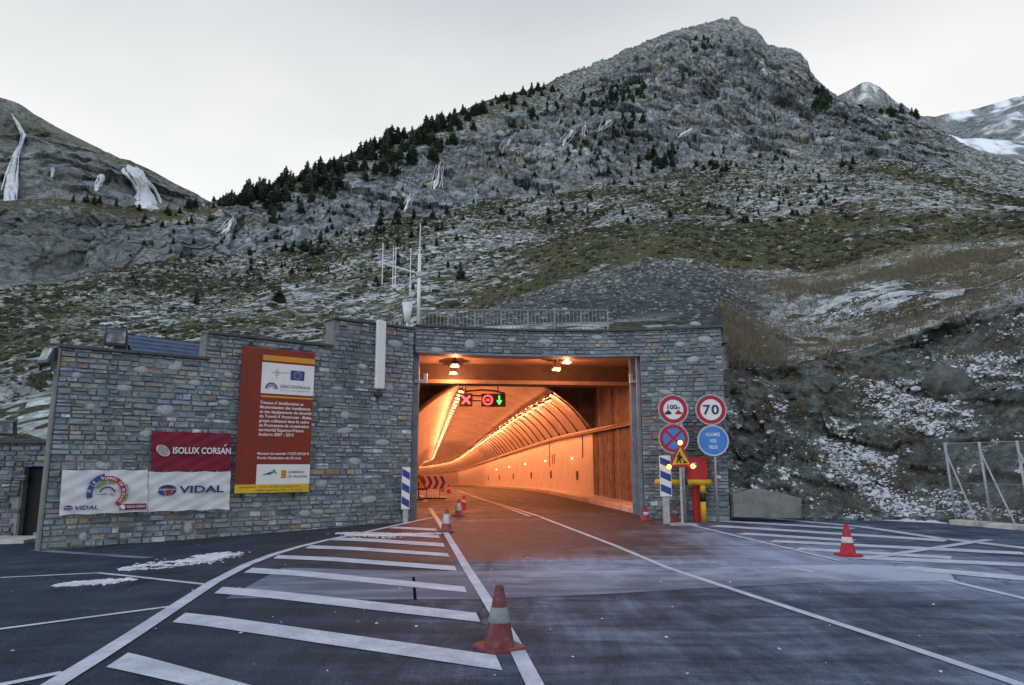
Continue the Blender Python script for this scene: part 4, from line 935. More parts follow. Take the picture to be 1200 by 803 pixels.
MB().plate([(ax-r1*.62, az_-.03), (ax-r1*.1, az_-.035), (ax+r1*.02, az_+.03), (ax-r1*.1, az_-.012)], LY, LY+.003).build('emblem', navy, t)
MB().plate([(ax+r1*.12, az_-.03), (ax+r1*.55, az_-.07), (ax+r1*.15, az_-.01)], LY, LY+.003).build('emblem', navy, t)
logo_v(t, loc, 78.5, 595, 11)
x_, z_ = loc(85, 597.2); text('VIDAL', .115, navy, t, x_, z_, LY-.002, width=loc(112.5, 597)[0]-x_, bold=.02, shear=.15)
x_, z_ = loc(138, 597.2); x1_, z1_ = loc(169.5, 589.5); MB().plate(rect(x_, x1_, z_, z1_), LY, LY+.003).build('emblem', maroon, t)
MB().plate([(x_+.06+.05*math.cos(k*.52)-.012*math.sin(k*.52), (z_+z1_)/2+.052*math.sin(k*.52)) for k in range(12)], LY-.004, LY-.001).build('emblem', white_paint, t)
text('ISOLUX CORSAN', .07, white_paint, t, x_+.135, (z_+z1_)/2-.022, LY-.005, width=x1_-x_-.16, bold=.015)
# maroon banner
t, loc, C = banner('dark red banner with white lettering, above a white one on the stone wall', [(176, 504.5), (269, 508), (268.5, 552), (175.5, 552.5)], maroon, 2.3)
x_, z_ = loc(199.5, 531.5); text('ISOLUX CORSAN', .2, white_paint, t, x_, z_, LY, width=loc(267, 531)[0]-x_, bold=.025)
x_, z_ = loc(259.5, 523.2); MB().plate([(x_, z_), (x_+.035, z_), (x_+.075, z_+.05), (x_+.04, z_+.05)], LY, LY+.003).build('lettering', white_paint, t)
cx_, cz2 = loc(188.8, 528.3); ra = loc(197.5, 528)[0]-cx_
el = []
for k in range(36):
    a_ = 2*math.pi*k/36; ex, ez = 1.0*math.cos(a_), .68*math.sin(a_); el.append((cx_+ra*(ex*.9+ez*.35), cz2+ra*(-ex*.5+ez*.95)))
MB().plate(el, LY, LY+.003).build('emblem', white_paint, t)
for k in range(7):
    f = -.75+.25*k; hw = .9*math.sqrt(max(0, 1-f*f)); pts = []
    for u in (-hw, hw): pts.append((cx_+ra*(u*.86+f*.68*.35), cz2+ra*(-u*.48+f*.68*.95)))
    (p0_, p1_) = pts; MB().plate([(p0_[0], p0_[1]-.008), (p1_[0], p1_[1]-.008), (p1_[0], p1_[1]+.008), (p0_[0], p0_[1]+.008)], LY-.003, LY-.0005).build('emblem', navy if k % 2 else maroon, t)
# right white banner
t, loc, C = banner('white banner with a blue and red wordmark, directly under the dark red banner', [(172.5, 552.8), (268.5, 552.2), (266.5, 597), (171.5, 600)], white_cloth, 3.9, .125)
logo_v(t, loc, 194, 574.5, 22)
x_, z_ = loc(208, 577.5); text('VIDAL', .22, crimson_print if False else navy, t, x_, z_, LY, width=loc(260, 576)[0]-x_, bold=.022)
# tall works board
C = [wing.seg(*p) for p in ((281, 406.5), (365.2, 415), (358.5, 576), (272.3, 578))]
s0 = (C[0][0]+C[3][0])/2; s1_ = (C[1][0]+C[2][0])/2; z0 = (C[2][1]+C[3][1])/2; z1_ = (C[0][1]+C[1][1])/2; BW, BH = s1_-s0, z1_-z0
print('board', BW, BH)
p, a = wing.at(s0); q = p+Vector((math.sin(a), -math.cos(a), 0))*.2
t = thing('information_board', 'tall brick-red works board with white panels and a yellow foot strip on the stone wall', 'board', (q.x, q.y, z0), a)
MB().bev(0, BW, 0, .04, 0, BH, .004).build('panel', board_red, t)
for x_ in (.12*BW, .82*BW): MB().box(x_-.03, x_+.03, .041, .12, -.12, BH+.14).build('mounting_rail', dark_steel, t)
def U_(px, py): s, z = wing.seg(px, py); return (s-s0), (z-z0)
def fx(u): return u*BW
def fz(v): return (1-v)*BH           # v measured from the top
XL = fx(.27)
MB().plate(rect(XL, BW, fz(.085), fz(.047)), -.003, .002).build('stripe', orange_print, t)
MB().plate(rect(XL, BW, fz(.345), fz(.333)), -.003, .002).build('stripe', orange_print, t)
MB().plate(rect(XL-.01, BW, fz(.318), fz(.1)), -.004, .002).build('panel_print', white_paint, t)
MB().plate(rect(XL, BW, fz(.945), fz(.808)), -.004, .002).build('panel_print', white_paint, t)
MB().plate(rect(0, BW, 0, fz(.943)), -.006, .002).build('foot_strip', yellow_print, t)
LB = -.0065
gx, gzz = fx(.47), fz(.165)
for k in range(4): MB().ring((gx, gzz-.02), .05, .07, LB, LB+.004, 20+90*k, 70+90*k, 6).build('emblem', grey_print, t)
MB().plate(rect(gx-.01, gx+.01, gzz-.16, gzz+.1), LB, LB+.003).build('emblem', grey_print, t); MB().plate(rect(gx-.13, gx+.1, gzz-.02, gzz), LB-.001, LB+.003).build('emblem', grey_print, t)
text('ARAGON', .05, grey_print, t, gx+.1, gzz-.015, LB)
fx0, fx1, fz0, fz1 = fx(.66), fx(.86), fz(.213), fz(.143); MB().plate(rect(fx0, fx1, fz0, fz1), LB, LB+.003).build('flag_print', deep_blue, t)
for k in range(12):
    ang = 2*math.pi*k/12; cx_, cz2 = (fx0+fx1)/2+.085*math.cos(ang), (fz0+fz1)/2+.085*math.sin(ang)
    MB().plate([(cx_+(.02 if i % 2 == 0 else .008)*math.sin(i*math.pi/5), cz2+(.02 if i % 2 == 0 else .008)*math.cos(i*math.pi/5)) for i in range(9, -1, -1)], LB-.004, LB-.0005).build('star', yellow_print, t)
gx, gzz = fx(.405), fz(.285)
for ra, rb, m_ in ((.125, .16, navy), (.08, .11, deep_blue), (.04, .06, grey_print)): MB().ring((gx, gzz), ra, rb, LB, LB+.003, 0, 180, 16).build('emblem', m_, t)
text('GESCONTRANS', .105, navy, t, fx(.52), fz(.272), LB, width=fx(.95)-fx(.52), bold=.01)
text('GESTION DU TUNNEL TRANSFRONTALIER', .04, grey_print, t, fx(.52), fz(.293), LB, width=fx(.95)-fx(.52))
LINES = ["Travaux d' Amélioration et", "Modernisation des installations", "et des équipements de sécurité", "du Tunnel d' Aragnouet - Bielsa,", "projet cofinancé dans le cadre", "du Programme de coopération", "territorial Espagne-France", "Andorre 2007 - 2013"]
WID = [.6, .7, .72, .73, .69, .69, .62, .48]
for i, (l_, ww) in enumerate(zip(LINES, WID)): text(l_, .1, white_paint, t, fx(.265), fz(.392+i*.0315), -.004, width=ww*BW, bold=.02)
text('Montant du marché: 17.327.209,20 €', .085, white_paint, t, fx(.265), fz(.742), -.004, width=.71*BW, bold=.018); text("Durée d'exécution de 30 mois", .085, white_paint, t, fx(.265), fz(.772), -.004, width=.6*BW, bold=.018)
MB().plate([(fx(.33), fz(.883)), (fx(.44), fz(.862)), (fx(.5), fz(.852)), (fx(.45), fz(.878))], LB, LB+.003).build('emblem', deep_blue, t)
MB().plate([(fx(.45), fz(.88)), (fx(.5), fz(.838)), (fx(.55), fz(.878)), (fx(.5), fz(.866))], LB-.001, LB+.003).build('emblem', green_print, t)
MB().plate(rect(fx(.6), fx(.67), fz(.902), fz(.845)), LB, LB+.003).build('flag_print', yellow_print, t)
for k in range(3): MB().plate(rect(fx(.6), fx(.67), fz(.9-.018*k), fz(.892-.018*k)), LB-.003, LB-.0005).build('flag_print', crimson_print, t)
text('GOBIERNO', .085, navy, t, fx(.69), fz(.87), LB, width=.23*BW, bold=.01); text('DE ARAGON', .085, navy, t, fx(.69), fz(.9), LB, width=.265*BW, bold=.01)
text('Groupement:   U.T.E. Vidal Obras y Servicios S.A.', .05, navy, t, fx(.05), fz(.965), LB-.002, width=.82*BW); text('Vialex Ingenieria, S.A.  -  Prointec', .05, navy, t, fx(.27), fz(.988), LB-.002, width=.64*BW)
# long white aerial on the wall
t, s, z = wall_thing('panel_antenna', 'tall white panel antenna fixed to the wall beside the tunnel mouth', 'antenna', 440, 457, .22)
hh = wing.seg(440, 377)[1]-z
MB().bev(-.14, .14, -.06, .06, 0, hh, .03).build('radome', white_plastic, t)
MB().box(-.05, .05, .06, .2, .15, .22).box(-.05, .05, .06, .2, hh-.5, hh-.43).build('bracket', galv, t)
MB().bev(-.12, .12, -.02, .1, -.18, -.08, .01).tube([(.03, 0, 0), (.05, .02, -.12), (.02, .1, -.32)], .018, 6).tube([(-.05, 0, 0), (-.06, .03, -.1), (0, .11, -.3)], .015, 6).build('connector', dark_steel, t)
t, s, z = wall_thing('conduit_box', 'small grey junction boxes on the wall under the white antenna', 'junction box', 438, 468, .08)
MB().bev(-.11, -.01, -.05, .03, -.05, .05, .008).bev(.02, .1, -.05, .03, -.04, .04, .008).build('box_cover', galv, t)

# ------------------------------------------------------------------ floodlights
flood_m = M('flood_body', (.06, .07, .085), .5, .2, .15, 5); n = NT('flood_glass'); glass_m = n.done(n.mix(n.lin(n.noise(3, 4, .6), .45, .6), (.16, .2, .25), (.5, .54, .6)), .2, spec=.6)
def flood(p, rz, label, tilt=-.25, k=1.0):
    t = thing('floodlight', label, 'floodlight', tuple(p), rz)
    m = Matrix.Translation((0, 0, .3*k)) @ Matrix.Rotation(tilt, 4, 'X')
    b = MB().bev(-.22*k, .22*k, -.06*k, .1*k, -.2*k, .2*k, .02*k); b.v = [tuple(m @ Vector(v)) for v in b.v]; b.build('housing', flood_m, t)
    g = MB().box(-.185*k, .185*k, -.068*k, -.055*k, -.12*k, .17*k); g.v = [tuple(m @ Vector(v)) for v in g.v]; g.build('glass', glass_m, t)
    MB().box(-.25*k, -.225*k, -.03, .03, .0, .34*k).box(.225*k, .25*k, -.03, .03, .0, .34*k).box(-.25*k, .25*k, -.03, .03, -.02, .0).build('bracket', flood_m, t)
s, z = wing.seg(133, 405); p, a = wing.at(s); flood(Vector((p.x-.1, p.y+.25, zA+.02)), a-.1, 'square floodlight on top of the low end of the stone wall', .2, 1.0)
p = L0+Vector((-.3, -.05, 0)); pz = wing.seg(62, 430)[1]; flood(Vector((p.x, p.y+.1, pz-.05)), R(-30), 'floodlight jutting from the left end of the stone wall', -.35, .95)
MB().tube([(L0.x-.3, L0.y+.05, pz-.06), (L0.x+.02, L0.y+.1, pz-.06)], .03, 6).build('arm', galv, bpy.data.objects['floodlight.001']).matrix_parent_inverse = bpy.data.objects['floodlight.001'].matrix_basis.inverted()

# ------------------------------------------------------------------ buildings at the far left
AY = 18.2
ax0, ax1 = at_y(-90, 560, AY).x, at_y(70, 560, AY).x; atop = at_y(10, 517, AY).z
abase = gp(20, 629).z
t = thing('stone_annex', 'low flat-roofed stone annex with a dark doorway at the left edge', 'building', ((ax0+ax1)/2, AY, abase))
apath = Path([(ax0, AY), (ax1, AY)])
dx0, dx1 = at_y(21, 600, AY).x-ax0, at_y(50, 600, AY).x-ax0; dz = at_y(30, 546, AY).z
ox, oy, oz = (ax0+ax1)/2, AY, abase
MB().box(ax0-ox, ax0+dx0-ox, 0, .4, -.3, atop-.07-oz).box(ax0+dx1-ox, ax1-ox, 0, .4, -.3, atop-.07-oz).box(ax0+dx0-ox, ax0+dx1-ox, .001, .4, dz-oz, atop-.07-oz).box(ax0-ox, ax1-ox, .4, 3.5, -.3, atop-.08-oz).build('wall_core', mortar, t)
st = lay(apath, 0, ax1-ax0, abase-.05, lambda s: atop-.07, holes=[(dx0-.02, dx1+.02, -9, dz)])
set_stones(apath, st, t)
MB().bev(ax0-.1-ox, ax1+.1-ox, -.12, 3.6, atop-.07-oz, atop+.05-oz, .015).build('roof_slab', coping, t)
d = MB().box(ax0+dx0+.03-ox, ax0+dx1-ox, .2, .26, 0, dz-.03-oz).build('door', door_m, t)
MB().box(ax0+dx0-ox, ax0+dx0+.035-ox, .02, .3, 0, dz-.001-oz).build('door_frame', cement, t)
mb = MB().box(ax0-ox, ax1-ox, -1.1, -.02, -.2, .1).build('pavement', kerb_m, t)
p = at_y(8, 512, AY+.4); flood(Vector((p.x, AY+.35, atop+.05)), R(10), 'floodlight on the roof edge of the low stone annex', .3, .95)
# slate-roofed plant room behind the wing wall
p0, p1 = at_y(143, 399, 21.5), at_y(246, 397, 23.5)
zr0, zr1 = wing_top(0)+.0, at_y(190, 397.5, 22.5).z
t = thing('plant_room', 'blue-grey roof of a low plant room rising behind the stone wall', 'building', (p0.x, p0.y, 0), math.atan2(p1.y-p0.y, p1.x-p0.x))
Lr = (p1-p0).length+1.2
MB().box(.1, Lr-.1, -2.6, 1.6, .3, zA-.35).build('wall_body', mortar, t)
k = 12
for i in range(k):
    f0, f1 = i/k, (i+1)/k; y0, y1 = -3.0+3.0*f0, -3.0+3.0*f1+.04; h0, h1 = (zA-.5)+(zr1-zA+.5)*f0, (zA-.5)+(zr1-zA+.5)*f1
    MB().add([(0, y0, h0+.02), (Lr, y0, h0+.02), (Lr, y1, h1), (0, y1, h1), (0, y0, h0-.02), (Lr, y0, h0-.02), (Lr, y1, h1-.05), (0, y1, h1-.05)], [(0, 1, 2, 3), (7, 6, 5, 4), (0, 4, 5, 1), (1, 5, 6, 2), (2, 6, 7, 3), (3, 7, 4, 0)]).build('slate_course', slate, t)
MB().add([(0, .0, zr1+.0), (Lr, .0, zr1), (Lr, 3, zA-.3), (0, 3, zA-.3)], [(0, 1, 2, 3)]).build('rear_roof', slate, t)

# ------------------------------------------------------------------ railing, mast and rain gauge on top of the portal
RY = 22.3; zt_ = at_y(600, 363.5, RY).z; rx0, rx1 = at_y(463, 365, RY).x, at_y(712, 365, RY).x
zb_ = ztop-.05
t = thing('railing', 'galvanised railing along the top of the portal wall', 'railing', (rx0, RY, zb_)); Lr = rx1-rx0; hr = zt_-zb_
MB().tube([(0, 0, hr), (Lr, 0, hr)], .022, 6).build('top_rail', rail_m, t); MB().tube([(0, 0, .12), (Lr, 0, .12)], .018, 6).build('bottom_rail', rail_m, t)
npst = 8
pm = MB().tube([(0, 0, -.2), (0, 0, hr+.02)], .028, 6).mesh('post'); pm.materials.append(rail_m)
bm_ = MB().tube([(0, 0, .12), (0, 0, hr)], .009, 5, cap=False).mesh('baluster'); bm_.materials.append(rail_m)
for i in range(npst+1):
    link('post', pm, None, t).location = (Lr*i/npst, 0, 0)
    if i < npst:
        for k in range(1, 7): link('baluster', bm_, None, t).location = (Lr*(i+k/7)/npst, 0, 0)
mY = 22.0; mp_ = at_y(490, 384, mY); mt, mm = at_y(489.5, 262, mY).z, at_y(490, 298, mY).z
t = thing('antenna_mast', 'slim metal antenna mast with side aerial standing on the portal roof', 'antenna', (mp_.x, mY, ztop-.1)); zo = ztop-.1
MB().tube([(0, 0, 0), (0, 0, mm-zo)], .055, 10).build('mast', alu, t, smooth=True); MB().tube([(0, 0, mm-zo), (0, 0, mt-zo)], .022, 6, r2=.014).build('whip', alu, t)
b0, b1 = at_y(449, 309.5, mY), at_y(495, 322.5, mY)
MB().tube([(b0.x-mp_.x, -.06, b0.z-zo), (b1.x-mp_.x, -.06, b1.z-zo)], .03, 6).build('boom', alu, t)
for (a, c_, d_) in ((449, 286, 335), (461.2, 290, 337), (464, 291, 338), (481.5, 292, 346)):
    q0, q1 = at_y(a+.6, c_, mY), at_y(a-.6, d_, mY); MB().tube([(q0.x-mp_.x, -.09, q0.z-zo), (q1.x-mp_.x, -.09, q1.z-zo)], .015, 5).build('element', alu, t)
MB().bev(-.09, .09, -.1, .06, b1.z-zo-.07, b1.z-zo+.1, .01).build('clamp', galv, t)
g0 = at_y(477, 384, 21.9); zg0, zg1 = at_y(477, 377, 21.9).z, at_y(477, 355, 21.9).z
t = thing('rain_gauge', 'white funnel-shaped rain gauge beside the mast on the portal roof', 'rain gauge', (g0.x, 21.9, ztop-.1))
MB().lathe([(.05, zg0-ztop+.1-.02), (.085, zg0-ztop+.1), (.17, zg1-ztop+.1), (.165, zg1-ztop+.1), (.08, zg0-ztop+.16)], 18).build('funnel', white_plastic, t, smooth=True); MB().tube([(0, 0, 0), (0, 0, zg0-ztop+.1)], .035, 8).build('stand', white_plastic, t)

# ------------------------------------------------------------------ road signs right of the mouth
def post(h, t, x=0, z0=0): return MB().tube([(x, .05, z0), (x, .05, h)], .035, 8).build('post', galv, t, smooth=True)
def face(t, c, r): 
    MB().plate(disc(c, r), 0, .025).build('plate', white_paint, t); return MB().ring(c, r-.012, r+.012, -.01, .03, 0, 360, 40).build('rim', galv, t)
SYa = 20.35
def Z(px, py): return at_y(px, py, SYa)
gpos = Z(800, 604); q = Z(789, 480)
t = thing('road_sign', 'pair of round signs on one post: 100 m gap above, no stopping below', 'sign', (q.x, SYa, 0), R(-6)); hx = q.z
r = (Z(806, 480).x-Z(772, 480).x)/2
post(hx+.3, t, .22)
c1 = (0, hx); face(t, c1, r); MB().ring(c1, r*.68, r*.95, -.004, -.0005).build('red_ring', red_film, t)
text('100', r*.44, navy, t, -r*.48, hx+r*.02, -.006, width=r*.66, bold=.03); text('m', r*.3, navy, t, r*.23, hx+r*.02, -.006, bold=.02)
for sg in (-1, 1): MB().plate([(sg*r*u, hx+r*v) for u, v in ([(.12, -.2), (.16, -.34), (.58, -.34), (.6, -.2), (.48, -.17), (.4, -.06), (.26, -.06), (.2, -.17)] if sg > 0 else [(.12, -.2), (.2, -.17), (.26, -.06), (.4, -.06), (.48, -.17), (.6, -.2), (.58, -.34), (.16, -.34)])], -.005, -.0005).build('car_symbol', black if sg < 0 else crimson_print, t)
q2 = Z(789.5, 514); c2 = (q2.x-q.x, q2.z); face(t, c2, r); MB().plate(disc(c2, r*.95), -.004, -.0005).build('blue_disc', blue_film, t); MB().ring(c2, r*.72, r*.95, -.008, -.0045).build('red_ring', red_film, t)
for sg in (-1, 1):
    d_ = r*.75*.707; w_ = r*.09; MB().plate([(c2[0]-sg*d_-w_*.7, c2[1]-d_+sg*w_*.7), (c2[0]-sg*d_+w_*.7, c2[1]-d_-sg*w_*.7), (c2[0]+sg*d_+w_*.7, c2[1]+d_-sg*w_*.7), (c2[0]+sg*d_-w_*.7, c2[1]+d_+sg*w_*.7)][::1 if sg > 0 else 1], -.007-.0006*sg, -.0045).build('red_bar', red_film, t)
q = Z(832, 480.5); t = thing('road_sign', 'speed limit 70 sign above a round blue headlight sign on a thin post', 'sign', (q.x, SYa-.1, 0), R(-6)); hx = q.z
r = (Z(850, 480).x-Z(815, 480).x)/2
post(hx+.3, t, .06, -.0)
c1 = (0, hx); face(t, c1, r); MB().ring(c1, r*.7, r*.95, -.004, -.0005).build('red_ring', red_film, t); text('7', r*.88, navy, t, -r*.53, hx-r*.3, -.006, bold=.025, width=r*.48); text('0', r*.88, navy, t, r*.02, hx-r*.3, -.006, bold=.025, width=r*.5)
q2 = Z(834.5, 516.5); c2 = (q2.x-q.x, q2.z); face(t, c2, r); MB().plate(disc(c2, r*.93), -.004, -.0005).build('blue_disc', blue_film, t)
for i, (l_, ww) in enumerate((('ALLUMEZ', .95), ('VOS', .42), ('FEUX', .55))): text(l_, r*.3, white_paint, t, c2[0]-ww*r/2, c2[1]+r*(.3-.42*i), -.006, width=ww*r, bold=.02)
# delineator panels
def delineator(label, px0, px1, py0, py1, pyb, Y):
    a, b = at_y(px0, py1, Y), at_y(px1, py0, Y); zb2 = gz(0, 0)
    t = thing('hazard_marker', label, 'hazard marker', ((a.x+b.x)/2, Y, zb2), R(4)); wd, z0, z1 = (b.x-a.x)/2, a.z-zb2, b.z-zb2; h = z1-z0
    MB().bev(-wd, wd, 0, .03, z0, z1, .005).build('panel', white_paint, t); MB().box(-wd*.55, wd*.55, .031, .09, 0, z1-.1).build('post', galv, t)
    for k in range(3):
        c_ = z0+h*(.1+.33*k); MB().plate([(-wd*.9, c_+.045), (wd*.9, c_-.075), (wd*.9, c_+h*.17-.075), (-wd*.9, c_+h*.17+.045)], -.004, -.0005).build('blue_stripe', deep_blue, t)
gl = gp(474, 613); delineator('blue and white striped marker panel in front of the left pier', 470, 481, 547.5, 597, 613, gl.y)
ga2 = gp(781, 603); delineator('blue and white striped marker panel in front of the red cabinet', 774, 786, 534, 582, 610, 19.75)
# works triangle with three lit lamps
TY = 19.5
def Zt(px, py): return at_y(px, py, TY)
q = Zt(797.5, 546); t = thing('works_sign', 'yellow roadworks triangle with three lit amber lamps', 'sign', (q.x, TY, 0), R(-4))
A_ = [Zt(785, 546.5), Zt(811, 546), Zt(797, 520)]; A_ = [(p.x-q.x, p.z) for p in A_]; cx_, cz2 = sum(p[0] for p in A_)/3, sum(p[1] for p in A_)/3
sc2 = lambda k: [(cx_+(p[0]-cx_)*k, cz2+(p[1]-cz2)*k) for p in A_]
MB().plate(sc2(1.12), 0, .03).build('plate', red_film, t); MB().plate(sc2(.78), -.004, -.0005).build('yellow_face', yellow_print, t)
k = (A_[1][0]-A_[0][0])/2
wp = lambda pts: [(cx_+k*u, cz2+k*v) for u, v in pts]
MB().plate([(cx_-.1*k+.1*k*math.cos(i*.63), cz2+.46*k+.1*k*math.sin(i*.63)) for i in range(10)], -.008, -.0045).build('worker_symbol', black, t)
MB().plate(wp([(-.42, -.42), (-.3, -.42), (-.2, -.1), (-.08, -.42), (.04, -.42), (-.04, .05), (.14, .02), (.2, .1), (-.02, .34), (-.24, .36), (-.36, .14), (-.28, .1)]), -.008, -.0045).build('worker_symbol', black, t)
MB().plate(wp([(.12, -.42), (.62, -.42), (.46, -.24), (.34, -.2)]), -.008, -.0045).build('worker_symbol', black, t); MB().plate(wp([(-.3, .2), (.3, -.28), (.34, -.22), (-.26, .26)]), -.0095, -.0045).build('worker_symbol', black, t)
amber = EM('amber_lamp', (1, .5, .06), 5)
for p in sc2(1.06): o = MB().lathe([(0, 0), (.062, 0), (.055, .045), (.03, .06), (0, .062)], 14).build('warning_lamp', amber, t, smooth=True); o.location = (p[0], -.005, p[1]); o.rotation_euler = (math.pi/2, 0, 0)
MB().box(-.03, .03, .031, .07, .0, cz2+.1).box(-.35, .35, -.25, .3, .0, .03).build('stand', galv, t)
# yellow and black barrier with the red cabinet behind
BYy = SYa+.12
def Zb(px, py): return at_y(px, py, BYy)
a, b = Zb(768, 565.5), Zb(833, 565.5); pz = Zb(823, 565).x
t = thing('guard_rail', 'yellow pipe guard rail with black bands in front of the red cabinet', 'barrier', (pz, BYy, 0)); hz = a.z
xs_ = [a.x-pz, Zb(797, 565).x-pz, Zb(805, 565).x-pz, b.x-pz]
for i, m_ in enumerate((yellow_paint, black, yellow_paint)): MB().tube([(xs_[i], 0, hz), (xs_[i+1], 0, hz)], .085, 12).build('pipe' if i != 1 else 'black_band', m_, t, smooth=True)
zz = [Zb(823, 602).z, Zb(823, 588).z, Zb(823, 578).z, hz-.08]; zz[0] = 0
for i, m_ in enumerate((yellow_paint, black, yellow_paint)): MB().tube([(0, 0, zz[i]), (0, 0, zz[i+1])], .08, 12).build('pipe' if i != 1 else 'black_band', m_, t, smooth=True)
CYy = BYy+.13
def Zc(px, py): return at_y(px, py, CYy)
a, b = Zc(807, 563), Zc(829, 536); t = thing('hydrant_cabinet', 'red metal hydrant cabinet on a red foot behind the yellow guard rail', 'cabinet', ((a.x+b.x)/2, CYy, 0)); wd = (b.x-a.x)/2
MB().bev(-wd, wd, 0, .2, a.z, b.z, .015).build('cabinet_box', red_paint, t); MB().bev(-wd+.03, wd-.03, -.012, .0, a.z+.03, b.z-.03, .004).build('cabinet_door', red_paint, t); MB().bev(-wd*.1-.12, wd*.3, .02, .2, 0, a.z-.002, .01).build('foot', red_paint, t)
MB().ring((-wd*.35, b.z-.22), .05, .075, -.018, -.0125, 40, 340, 16).build('white_mark', white_paint, t); MB().plate(rect(-wd*.35-.05, -wd*.35+.06, b.z-.232, b.z-.208), -.018, -.0125).build('white_mark', white_paint, t)
# concrete block
Yc = 20.55
pts = [(860, 606), (937, 607), (937, 583.5), (893, 573), (880, 574), (859, 580)]; P = [at_y(*p_, Yc) for p_ in pts]; o3 = P[0].x
t = tag(MB().plate([(p.x-o3, max(p.z, -.05)) for p in P], 0, .5).build('concrete_block', cement, None, loc=(o3, Yc, 0), rz=R(-4)), 'low weathered concrete block at the foot of the slope beside the pier', 'concrete block')
# chain-link fence
g0, g1 = gp(1121, 614), gp(1163, 617.5)
fd = (g1-g0); fdn = fd.normalized(); t = thing('fence', 'bare chain-link fence on slanting metal posts at the right edge', 'fence', tuple(g0), math.atan2(fd.y, fd.x)); FH = at_y(1113, 519, g0.y).z
FL = fd.length; NP = 5; lean = -.12
for i in range(NP):
    MB().tube([(FL*i, 0, 0), (FL*i+lean, 0, FH)], .035, 8).build('post', galv, t, smooth=True)
    MB().tube([(FL*i+lean*.9+.04, -.05, FH*.88), (FL*i+FL*.98, -.45, .02)], .024, 6).build('brace', galv, t)
MB().tube([(lean, 0, FH-.02), (FL*(NP-1)+lean, 0, FH-.02)], .008, 5).tube([(lean*.5, 0, FH*.5), (FL*(NP-1)+lean*.5, 0, FH*.5)], .005, 4).build('tension_wire', galv, t)
mb = MB(); tot = FL*(NP-1); pitch = .085
def wire(a, b):
    w_ = .0022; mb.add([(a[0]-w_, 0, a[1]), (a[0]+w_, 0, a[1]), (b[0]+w_, 0, b[1]), (b[0]-w_, 0, b[1]), (a[0], .004, a[1]), (b[0], .004, b[1])], [(0, 1, 2, 3), (1, 4, 5, 2), (4, 0, 3, 5)])
k = -FH
while k < tot:
    x0_, x1_ = max(k, 0), min(k+FH, tot)
    if x1_ > x0_: wire((x0_+lean*(x0_-k)/FH, x0_-k), (x1_+lean*(x1_-k)/FH, x1_-k)); wire((x0_+lean*(FH-x0_+k)/FH, FH-x0_+k), (x1_+lean*(FH-x1_+k)/FH, FH-x1_+k))
    k += pitch
mb.build('chain_link', galv, t, 'stuff')
t = tag(MB().bev(0, 7.5, -.25, .2, -.1, .12, .02).build('fence_kerb', kerb_m, None, loc=tuple(g0+Vector((-.05, -.05, 0))), rz=math.atan2(fd.y, fd.x)), 'pale concrete kerb along the foot of the chain-link fence', 'kerb')

# ------------------------------------------------------------------ traffic cones
def cone_mats(k, col, band, base):
    return [M('cone_%s_%s' % (k, q), c_, .7, 0, .25, 14, .1, dirt=(.14, .13, .14), dirt_amt=.75 if k in 'ab' else .3) for q, c_ in zip(('body', 'band', 'base'), (col, band, base))]
CM = dict(a=cone_mats('a', (.15, .034, .042), (.23, .26, .29), (.19, .042, .05)), b=cone_mats('b', (.3, .06, .045), (.56, .58, .62), (.05, .05, .055)), c=cone_mats('c', (.4, .018, .035), (.6, .58, .58), (.33, .018, .03)))
def cone(px, py, h, kind, label, rz=0, bands=((.36, .58),), tilt=None, group=None, pos=None):
    p = pos or gp(px, py); t = thing('traffic_cone', label, 'traffic cone', tuple(p), rz, group)
    if tilt: t.rotation_euler = (tilt[0], tilt[1], rz)
    b = h*.36; mb = MB()
    pts = [(-b, -b*.72), (-b*.72, -b), (b*.72, -b), (b, -b*.72), (b, b*.72), (b*.72, b), (-b*.72, b), (-b, b*.72)]; hb = h*.055
    vs = [(x_, y_, z_) for z_ in (0, hb*.8) for x_, y_ in pts]+[(x_*.93, y_*.93, hb*1.15) for x_, y_ in pts]
    mb.add(vs, [tuple(range(7, -1, -1)), tuple(range(16, 24))]+[(k*8+i, k*8+(i+1) % 8, (k+1)*8+(i+1) % 8, (k+1)*8+i) for k in (0, 1) for i in range(8)]); mb.build('base', CM[kind][2], t)
    rr = lambda f: h*(.265-.2*f)
    prof = [(rr(.02)*1.06, hb), (rr(.06), h*.07)]+[(rr(f), h*f) for f in (.3, .6, .96)]+[(rr(1)*1.0, h*.985), (rr(1)*.8, h), (rr(1)*.62, h*.99), (rr(1)*.6, h*.8)]
    MB().lathe(prof, 22, cap=False).build('body', CM[kind][0], t, smooth=True)
    for f0, f1 in bands: MB().lathe([(rr(f0)+.0015, h*f0), (rr(f0)+.005, h*(f0+.01)), (rr(f1)+.005, h*(f1-.01)), (rr(f1)+.0015, h*f1)], 22, cap=False).build('reflective_band', CM[kind][1], t, smooth=True)
    return t
cone(585, 760, .515, 'a', 'grimy faded red cone with a grey band in the foreground', R(28), ((.42, .66),))
cone(523, 623.5, .53, 'b', 'cone with a wide pale band and black foot on the left line', R(5), ((.36, .78),))
cone(537.5, 605, .5, 'b', 'small pale-banded cone behind the first one on the left line', R(20), ((.34, .8),))
cone(541.5, 597.5, .5, 'c', 'orange-lit red cone just inside the tunnel mouth, leaning slightly', R(40), ((.5, .7),), (R(4), R(7)))
cone(994, 651.5, .53, 'c', 'bright red cone with a broken white band on the frosted hatching', R(3), ((.42, .6),))
cone(0, 0, .4, 'c', 'small dull red cone at the end of the tunnel kerb', R(10), ((.4, .6),), pos=Vector((at_y(757, 600, 20.9).x, 20.9, 0)))
cone(0, 0, .46, 'a', 'dark red cone tucked between the sign posts', R(30), ((.5, .68),), pos=Vector((at_y(791, 600, 20.4).x, 20.4, 0)))
